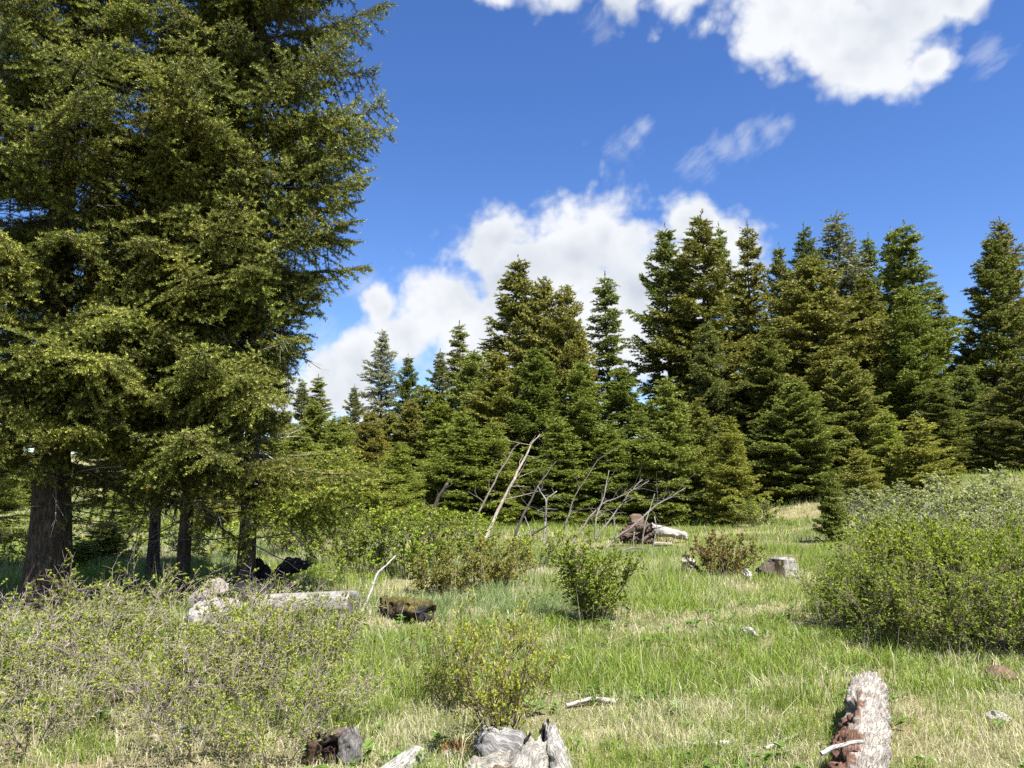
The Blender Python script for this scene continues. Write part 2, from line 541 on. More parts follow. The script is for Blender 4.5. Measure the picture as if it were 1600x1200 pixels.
# ------------------------------------------------------------------ firs
def bough(L, r, step, sstep, slen, s0=0.28, latk=0.5, latmax=0.95, droop=0.1, upturn=0.14, hang=0.35, rise=-.10, zvar=.10, curtain=0.0):
    """one flat fir bough along +x; returns shoots (P, D, L, tip factor) and wood sticks"""
    def axis(s):
        u = s / L
        return np.stack([s * 0.985, 0.05 * L * np.sin(u * 3 + ph), (-droop * u + upturn * u * u) * L], -1)
    ph = r.random() * 6
    s = np.arange(s0 * L, L, step)
    s = s + (r.random(len(s)) - .5) * step * .6
    s = np.concatenate([s, s + step * .35])
    side = np.concatenate([np.ones(len(s) // 2), -np.ones(len(s) // 2)])
    s = np.clip(s, 0, L * .99)
    A = axis(s)
    l = np.minimum(latmax, latk * (L - s) + slen * 1.2) * (0.55 + 0.6 * r.random(len(s)))
    l *= 0.55 + 0.45 * ss((s / L - s0) / 0.2)
    ang = np.radians(48 + 22 * r.random(len(s)))
    D = np.stack([np.cos(ang), side * np.sin(ang), -0.12 - hang * r.random(len(s)) + zvar * r.normal(size=len(s))], -1)
    D[:, 2] -= (r.random(len(s)) < curtain) * (.5 + .6 * r.random(len(s)))
    D = nrm(D)
    Mx = max(2, int(math.ceil(l.max() / sstep)))
    tt = (np.arange(Mx) + .3)[None] * sstep * (1 + 0.0 * l[:, None])
    ok = tt < l[:, None]
    sag = -0.28 * hang
    Pl = A[:, None] + D[:, None] * tt[..., None] + np.array([0, 0, sag]) * (tt ** 2)[..., None]
    # shoots alternate left and right of the lateral
    sd = nrm(np.cross(D, np.array([0, 0, 1.0])))
    alt = np.where((np.arange(Mx) % 2) == 0, 1.0, -1.0)[None, :, None]
    a2 = np.radians(42 + 26 * r.random((len(s), Mx, 1)))
    Ds = D[:, None] * np.cos(a2) + sd[:, None] * alt * np.sin(a2) + r.normal(size=(len(s), Mx, 3)) * np.array([.12, .12, .22]) + np.array([0, 0, rise])
    Ds = nrm(Ds)
    Ls = slen * (0.55 + 0.7 * r.random((len(s), Mx))) * (1.05 - 0.45 * tt / np.maximum(l[:, None], .01))
    P = [Pl[ok]]; DD = [Ds[ok]]; LL = [Ls[ok]]
    # lateral leaders
    tip = A + D * (l * .8)[:, None] + np.array([0, 0, sag]) * ((l * .8) ** 2)[:, None]
    P.append(tip); DD.append(nrm(D + np.array([0, 0, .08]))); LL.append(np.full(len(s), slen * 1.15))
    # the foliage along the lateral itself
    P.append(Pl[ok]); DD.append(np.broadcast_to(D[:, None], Ds.shape)[ok]); LL.append(np.full(ok.sum(), sstep * 1.1))
    # leader of the bough and shoots standing on it
    sa = np.arange(s0 * L, L, sstep * .9)
    pa = axis(sa)
    da = nrm(np.stack([np.ones(len(sa)), r.normal(size=len(sa)) * .5, .25 + .35 * r.random(len(sa))], -1))
    P.append(pa); DD.append(da); LL.append(np.full(len(sa), slen * .9))
    P, DD, LL = np.concatenate(P), np.concatenate(DD), np.concatenate(LL)
    sb = np.linspace(0, L, 9)
    ab = axis(sb)
    w0 = [ab[:-1], A]; w1 = [ab[1:], tip]
    rb = 0.011 * L * (1 - sb / L) + 0.004
    return P, DD, LL, (w0, w1, rb, len(s))


GREEN = np.array([0.062, 0.078, 0.014])
GREEN_TIP = np.array([0.262, 0.27, 0.052])


def bough_mesh(i, L, seed):
    r = np.random.default_rng(seed)
    P, D, Ls, (w0, w1, rb, nlat) = bough(L, r, 0.082, 0.062, 0.125, s0=.16, latk=.56, zvar=.18, curtain=.16, hang=0.05 + 0.4 * r.random(), droop=.05 + .2 * r.random(), upturn=.12 + .3 * r.random(), rise=.10)
    q = np.clip((fbm(P * 5.0 + seed, 2) - .5) * 2.2 + .40 + .3 * (r.random(len(P)) - .5) + .3 * (P[:, 0] / L - .5), 0, 1)[:, None] ** 1.4
    col = GREEN * (1 - .35 * q) + GREEN_TIP * .35 * q
    colt = GREEN * (.6 - .6 * q) + GREEN_TIP * (.4 + .75 * q)
    g = Geo()
    V, T, C = needles(P, D, Ls, 30, 0.030, 0.0085, .95, col, r, col2=colt)
    g.add(V, T, C)
    # swelling buds and pollen cones at the ends of some shoots
    b = r.random(len(P)) < 0.16
    Pb = P[b] + D[b] * Ls[b][:, None]
    V, T = sticks(Pb, Pb + D[b] * 0.018, 0.0055, 0.002, 3)
    cb = np.where(r.random((b.sum(), 1)) < .45, np.array([[.30, .15, .06]]), np.array([[.26, .27, .07]]))
    g.add(V, T, np.repeat(cb, 6, 0))
    me = g.mesh('bough_%d' % i, M_NEEDLE)
    gw = Geo()
    V, T = sticks(w0[0], w1[0], rb[:-1], rb[1:], 5)
    gw.add(V, T, np.array([.13, .10, .075]))
    V, T = sticks(w0[1], w1[1], .0035, .0015, 3)
    gw.add(V, T, np.array([.16, .12, .08]))
    return me, gw


BOUGHS = []
for i, L in enumerate((0.7, 1.0, 1.3, 1.6, 1.9, 2.2, 1.5, 2.0)):
    me, gw = bough_mesh(i, L, 100 + i)
    # wood joins the same mesh as a second material
    wood = gw.mesh('bough_wood_%d' % i, M_TWIG)
    BOUGHS.append((L, me, wood))


def tube(pts, rad, sides=24, seed=0.0, ridge=0.08, along=1.2, freq=5.0, cap=True, jag=0.0, lump=0.0, lean=None):
    """a bent, ridged, tapering stem; returns V, T, G(grain), theta, t"""
    pts = np.asarray(pts, float); rad = np.asarray(rad, float)
    n = len(pts)
    tan = nrm(np.gradient(pts, axis=0))
    ref = np.array([1.0, 0, 0]) if abs(tan[0, 2]) > .7 else np.array([0, 0, 1.0])
    A = nrm(np.cross(tan, ref)); B = np.cross(tan, A)
    th = np.arange(sides) * 2 * PI / sides
    d = np.concatenate([[0], np.cumsum(np.linalg.norm(np.diff(pts, axis=0), axis=1))])
    TH, DD = np.meshgrid(th, d)
    q = np.stack([np.cos(TH) * freq / 2, np.sin(TH) * freq / 2, DD * along + seed], -1)
    nz = fbm(q, 4, .6) - .5
    nz2 = fbm(np.stack([np.cos(TH) * .9, np.sin(TH) * .9, DD * 1.5 + seed * 3.1], -1), 3) - .5
    R = rad[:, None] * (1 + ridge * 2 * nz + lump * 2 * nz2)
    ring = A[:, None] * np.cos(th)[None, :, None] + B[:, None] * np.sin(th)[None, :, None]
    V = pts[:, None] + ring * R[..., None]
    if jag > 0:
        j = (fbm(np.stack([np.cos(th) * 3, np.sin(th) * 3, th * 0 + seed], -1), 3, .7) - .5) * 2 * jag
        for k, e in ((0, -1), (n - 1, 1)):
            V[k] += tan[k] * j[:, None] * e
    G = np.stack([np.cos(TH) * rad[:, None], np.sin(TH) * rad[:, None], DD], -1)
    i = (np.arange(n - 1)[:, None] * sides + np.arange(sides)[None]).ravel()
    i2 = (np.arange(n - 1)[:, None] * sides + (np.arange(sides)[None] + 1) % sides).ravel()
    T = np.concatenate([np.stack([i, i2, i2 + sides], 1), np.stack([i, i2 + sides, i + sides], 1)])
    V = V.reshape(-1, 3); G = G.reshape(-1, 3)
    if cap:
        ex, eg, et = [], [], []
        base = len(V)
        for k, e in ((0, -1), (n - 1, 1)):
            ringv = V[k * sides:(k + 1) * sides]
            c = ringv.mean(0)
            mid = c + (ringv - c) * .55 - tan[k] * e * rad[k] * .12
            b0 = base + len(ex) * 0
            idx0 = len(V) + sum(len(x) for x in ex)
            ex.append(mid); eg.append(G[k * sides:(k + 1) * sides] * np.array([.55, .55, 1]))
            ex.append((c - tan[k] * e * rad[k] * .16)[None]); eg.append(np.array([[0, 0, d[k]]]))
            a = np.arange(sides); b = (a + 1) % sides
            o1 = k * sides
            et.append(np.stack([o1 + a, o1 + b, idx0 + b], 1)); et.append(np.stack([o1 + a, idx0 + b, idx0 + a], 1))
            et.append(np.stack([idx0 + a, idx0 + b, np.full(sides, idx0 + sides)], 1))
        V = np.concatenate([V] + ex); G = np.concatenate([G] + eg); T = np.concatenate([T] + et)
    return V, T, G


def trunk_geo(r0, H, seed, bend=.15, col=(.085, .066, .05), sides=36, z0=-0.25, flare=.6):
    n = int(30 + H * 7)
    t = np.linspace(0, 1, n)
    z = z0 + (H - z0) * t
    r = r0 * (1 - t) ** .85 + .006
    r = r * (1 + flare * np.exp(-np.maximum(z, 0) / (2.2 * r0)))
    pts = np.stack([bend * np.sin(z * .35 + seed), bend * np.cos(z * .28 + seed * 2), z], -1)
    k = np.argmin(abs(z))
    pts[:, :2] -= pts[k, :2]
    V, T, G = tube(pts, r, sides, seed * 3.3, ridge=.13, along=1.6, freq=9, cap=False)
    nz = fbm(np.stack([G[:, 0] * 14, G[:, 1] * 14, G[:, 2] * 2.2], -1), 4)[:, None]
    c = np.array(col) * (.55 + .9 * nz)
    return Geo().add(V, T, c, G), pts


def near_tree(label, px, d, r0, H, zlow, Rfun, seed, per_m=17, fork=None, tint=(1, 1, 1, 1), bend=.12, tilt=0.0, dead=90, p0=-16, extra=()):
    r = np.random.default_rng(seed)
    p = on_ground(px, d)
    root = link('fir_tree', None, loc=p, rot=(0, tilt, 0))
    tag(root, label, 'fir tree', 'tall firs standing close on the left')
    tg, pts = trunk_geo(r0, H, seed, bend)
    link('trunk', tg.mesh('trunk', M_BARK, True), root)
    def axis(z):
        return np.array([np.interp(z, pts[:, 2], pts[:, 0]), np.interp(z, pts[:, 2], pts[:, 1]), z])
    stems = [(axis, zlow, H)]
    if fork:
        fz, fx, fy, fr = fork
        f0 = axis(fz)
        zz = np.linspace(fz - .3, H * .86, 50)
        u = (zz - fz) / (H * .86 - fz)
        fp = np.stack([f0[0] + fx * np.minimum(1, np.maximum(u, 0) * 5) ** .7, f0[1] + fy * np.minimum(1, np.maximum(u, 0) * 5) ** .7, zz], -1)
        V, T, G = tube(fp, fr * (1 - np.clip(u, 0, 1)) ** .8 + .008, 28, seed, ridge=.12, along=1.6, freq=9, cap=False)
        nz = fbm(np.stack([G[:, 0] * 14, G[:, 1] * 14, G[:, 2] * 2.2], -1), 4)[:, None]
        link('trunk', Geo().add(V, T, np.array([.085, .066, .05]) * (.55 + .9 * nz), G).mesh('trunk', M_BARK, True), root)
    # crown: bare dead limbs round the stem, with the green boughs as its pieces
    g = Geo()
    for k in range(dead):
        z = zlow * .55 + (H * .75 - zlow * .5) * r.random() ** 1.4
        a = r.random() * 2 * PI
        L = (.35 + .9 * r.random())
        dirv = np.array([math.cos(a), math.sin(a), -.15 + .35 * r.normal()])
        q = [axis(z)]
        for s in range(4):
            dirv = nrm(dirv + r.normal(size=3) * .18 + np.array([0, 0, -.08]))
            q.append(q[-1] + dirv * L / 4)
        q = np.array(q)
        V, T = sticks(q[:-1], q[1:], np.linspace(.011, .004, 5)[:-1], np.linspace(.011, .004, 5)[1:], 4)
        g.add(V, T, np.array([.20, .18, .16]) * (.5 + r.random()))
        nt = 7
        kk = r.integers(1, 5, nt)
        dv = nrm(dirv + r.normal(size=(nt, 3)) * .7 + np.array([0, 0, -.3]))
        V, T = sticks(q[kk], q[kk] + dv * (.1 + .25 * r.random((nt, 1))), .003, .0012, 3)
        g.add(V, T, np.array([.24, .22, .2]) * (.5 + r.random()))
    crown = link('crown', g.mesh('crown_limbs', M_TWIG), root)
    nb = int((H - zlow) * per_m)
    for k in range(nb):
        z = zlow + (H * .985 - zlow) * ((k + r.random()) / nb)
        a = (k * 2.399963 + r.normal() * .35) % (2 * PI)
        R = Rfun(z, a, H) * (0.5 + .68 * r.random() ** .7)
        if R < .16:
            continue
        fits = [b for b in BOUGHS if abs(b[0] - R) < .42] or [min(BOUGHS, key=lambda b: abs(b[0] - R))]
        L, me, wood = fits[int(r.integers(len(fits)))]
        u = (z - zlow) / (H - zlow)
        pitch = math.radians(p0 + 44 * u + 14 * r.normal())
        c0 = axis(z)
        sx = R / L
        rot = (r.normal() * .35, -pitch, a)
        b = link('bough', me, crown, c0, rot, (sx, min(1.25, max(.8, sx)), min(1.25, max(.8, sx))))
        b.color = tint
        w = link('limb', wood, crown, c0, rot, (sx, min(1.25, max(.8, sx)), min(1.25, max(.8, sx))))
    for k, (z, a, R, pt) in enumerate(extra):        # low boughs, tinted brighter and more yellow-green
        L, me, wood = BOUGHS[(3, 6, 4)[k % 3]]
        rot = (r.normal() * .3, -math.radians(pt), a)
        b = link('bough', me, crown, axis(z), rot, (R / L, 1, 1))
        b.color = (1.25, 1.3, 1.0, 1)
        link('limb', wood, crown, axis(z), rot, (R / L, 1, 1))
    return root


def R_std(rmax, zl, fat=.75):
    def f(z, a, H):
        u = np.clip((z - zl) / (H - zl), 0, 1)
        return rmax * (1 - u) ** fat * (0.72 + .28 * ss(u / .18))
    return f


def ang_to(a, c, w):
    """1 when azimuth a is within w of c"""
    dlt = abs((a - c + PI) % (2 * PI) - PI)
    return float(ss(1 - (dlt - w * .5) / (w * .5)))


def R_D(z, a, H):      # the fir at the right edge of the group: widest high up
    right = ang_to(a, 0.0, 1.2)
    if z < 1.9:
        return 1.75 * right
    if z < 2.3:
        return 0
    left = ang_to(a, PI, 1.9)
    return float(np.interp(z, (2.3, 3.3, 4.0, 5.0, 6.2, 8.0, 9.5, 11.5, 14), (.35, .65, 1.1, 1.55, 1.75, 1.75, 1.7, 1.2, .1))) + (.9 * left if z < 4 else 0)


def R_C(z, a, H):      # reaches forward to the camera
    u = (z - 1.6) / (H - 1.6)
    return (1.35 + .85 * ang_to(a, -PI / 2, 1.5)) * (1 - u) ** .6 * (.75 + .25 * ss(u / .1))


def R_A(z, a, H):
    u = (z - 2.1) / (H - 2.1)
    return (2.3 + .35 * ang_to(a, -PI / 2, 1.2)) * (1 - u) ** .6 * (.7 + .3 * ss(u / .12))


near_tree('broad forked fir with the thickest trunk at the left edge', 76, 10.6, .235, 13.5, 1.95, R_A, 3, per_m=21, fork=(2.3, .34, .1, .13))
near_tree('fir with the slender dark trunk, between the thin shaded fir and the rightmost one', 283, 11.0, .085, 9.0, 1.6, R_C, 5, per_m=23, bend=.08)
near_tree('thin fir in the shade, standing between the thick and the slender trunks', 238, 13.0, .085, 9.5, 1.9, R_std(1.7, 1.8), 8, per_m=18, bend=.06)
near_tree('tall fir whose crown forms the right outline of the near group', 381, 11.2, .112, 14.0, 1.3, R_D, 13, per_m=23, bend=.10, p0=-10, extra=[(1.25 + .1 * k, -.75 + .21 * k, 1.35 + .2 * ((k * 7) % 3), -4 + 3 * (k % 3)) for k in range(8)])


# ---- firs of the wood behind the meadow: a few crowns, each shared by several trees
def far_crown(i, H, R, seed, zlow=.06, fat=.85, step=.19, sstep=.14, slen=.21, nl=.12, nw=.052, nn=9, whorl=.30, per=7, ragged=.25, tip=.62, col=GREEN, col2=GREEN_TIP, hang=.12, droop=.10, upturn=.30):
    r = np.random.default_rng(seed)
    PP, DD, LL, QQ = [], [], [], []
    gw = Geo()
    z = zlow * H
    side_bias = 1 + .18 * np.sin(np.arange(0, 8) * 1.7 + seed)
    while z < H * .965:
        u = (z - zlow * H) / (H * (1 - zlow))
        Rz = R * min((1 - u) ** fat, (1 - u) * 1.55) * (.70 + .30 * ss(u / .15)) + .02
        npw = max(4, int(round(per * (1 - .35 * u))))
        a0 = r.random() * 6
        for k in range(npw):
            a = a0 + k * 2 * PI / npw + r.normal() * .25
            lobe = .45 + 1.2 * float(fbm(np.array([math.cos(a) * 1.1 + seed, math.sin(a) * 1.1, z * .55]), 2))
            L = Rz * lobe * (1 - ragged + 1.5 * ragged * r.random()) * side_bias[int((a % (2 * PI)) / (2 * PI) * 7.99)]
            if L < .07:
                continue
            if r.random() < .06:
                L *= .45
            P, D, Ls, (w0, w1, rb, nlat) = bough(max(L, .2), r, step, sstep, slen, s0=.22 if L > .8 else .05, latmax=.8, hang=hang, droop=droop, upturn=upturn, rise=.06)
            pitch = math.radians(-14 + 44 * u + 10 * r.normal())
            cp, sp, ca, sa = math.cos(pitch), math.sin(pitch), math.cos(a), math.sin(a)
            Rm = np.array([[ca * cp, -sa, -ca * sp], [sa * cp, ca, -sa * sp], [sp, 0, cp]])
            off = np.array([0, 0, z + .12 * r.normal()])
            PP.append(P @ Rm.T + off); DD.append(D @ Rm.T); LL.append(Ls)
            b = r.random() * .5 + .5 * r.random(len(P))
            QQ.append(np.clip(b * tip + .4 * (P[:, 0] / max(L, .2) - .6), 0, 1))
            V, T = sticks(w0[0][::2][:4] @ Rm.T + off, w1[0][1::2][:4] @ Rm.T + off, rb[:-1:2][:4], rb[2::2][:4], 3)
            gw.add(V, T, np.array([.12, .1, .08]))
        z += whorl * (.75 + .5 * r.random()) * (1 - .35 * u)
    # leader
    PP.append(np.stack([np.zeros(8), np.zeros(8), np.linspace(H * .925, H * .995, 8)], -1)); DD.append(nrm(r.normal(size=(8, 3)) * .25 + np.array([0, 0, 1])))
    LL.append(np.full(8, slen * .7)); QQ.append(np.full(8, .4))
    P, D, L, q = np.concatenate(PP), np.concatenate(DD), np.concatenate(LL), np.concatenate(QQ)[:, None]
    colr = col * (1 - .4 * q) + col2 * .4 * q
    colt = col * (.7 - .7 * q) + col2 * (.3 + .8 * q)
    g = Geo()
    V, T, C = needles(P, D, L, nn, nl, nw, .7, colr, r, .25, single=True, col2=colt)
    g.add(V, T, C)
    V = np.concatenate(gw.V); T = np.concatenate(gw.T)
    g.add(V, T, np.array([.10, .085, .06]))
    me = g.mesh('far_crown_%d' % i, M_FARNEEDLE)
    tgeo, _ = trunk_geo(.0115 * H + .03, H * .93, seed + .5, bend=.05, col=(.10, .08, .062), sides=10, flare=.3)
    return dict(H=H, R=R, crown=me, trunk=tgeo.mesh('far_trunk_%d' % i, M_BARK, True), n=len(g.T[0]))


OLIVE, OLIVE2 = np.array([.108, .114, .022]), np.array([.30, .285, .065])
DARK, DARK2 = np.array([.086, .100, .024]), np.array([.22, .23, .055])
BRIGHT, BRIGHT2 = np.array([.105, .125, .020]), np.array([.27, .285, .05])
GREY, GREY2 = np.array([.13, .14, .075]), np.array([.25, .26, .15])
FAR = {
    'a': far_crown(0, 14, 3.1, 21, col=DARK, col2=DARK2, ragged=.45, fat=.82, per=5, whorl=.44),
    'b': far_crown(1, 14, 2.75, 22, col=GREEN, col2=GREEN_TIP, ragged=.45, fat=.82, whorl=.38, per=5),
    'c': far_crown(2, 12, 3.2, 23, col=OLIVE, col2=OLIVE2, ragged=.42, fat=.76, whorl=.35, per=6),
    'd': far_crown(3, 13, 1.9, 24, col=GREY, col2=GREY2, ragged=.5, fat=.7, nn=6, whorl=.40, per=6, zlow=.2, step=.2),
    'e': far_crown(4, 7.5, 1.9, 25, zlow=.02, col=BRIGHT, col2=BRIGHT2, ragged=.42, fat=.85, whorl=.27, per=6, nl=.10, nw=.036),
    'f': far_crown(5, 5.5, 1.7, 26, zlow=.02, col=OLIVE, col2=OLIVE2, ragged=.45, fat=.85, whorl=.25, per=6, nl=.10, nw=.036),
    'g': far_crown(6, 2.0, .55, 27, zlow=.02, step=.07, sstep=.05, slen=.07, nl=.045, nw=.016, nn=7, whorl=.12, per=6, col=BRIGHT, col2=BRIGHT2),
    'h': far_crown(7, 14, 2.6, 28, col=DARK, col2=GREEN_TIP, ragged=.5, fat=.9, per=5, whorl=.46, hang=.3, droop=.2, upturn=.22),
}
for k, v in FAR.items():
    print('crown', k, len(v['crown'].polygons))


def far_tree(px, ytop, d, kind, width, tint, label, group=None, zdrop=0.0):
    v = FAR[kind]
    p = on_ground(px, d)
    top = pix(px, ytop, d)
    h = top[2] - p[2]
    s = h / v['H']
    root = link('fir_tree', None, loc=p - np.array([0, 0, .05]), rot=(rng.normal() * .02, rng.normal() * .02, rng.random() * 2 * PI),
                scale=(s ** .6 * width * (.92 + .2 * rng.random()), s ** .6 * width * (.92 + .2 * rng.random()), s))
    tag(root, label, 'fir tree', group)
    link('trunk', v['trunk'], root)
    c = link('crown', v['crown'], root)
    c.color = (*tint, 1)
    return root


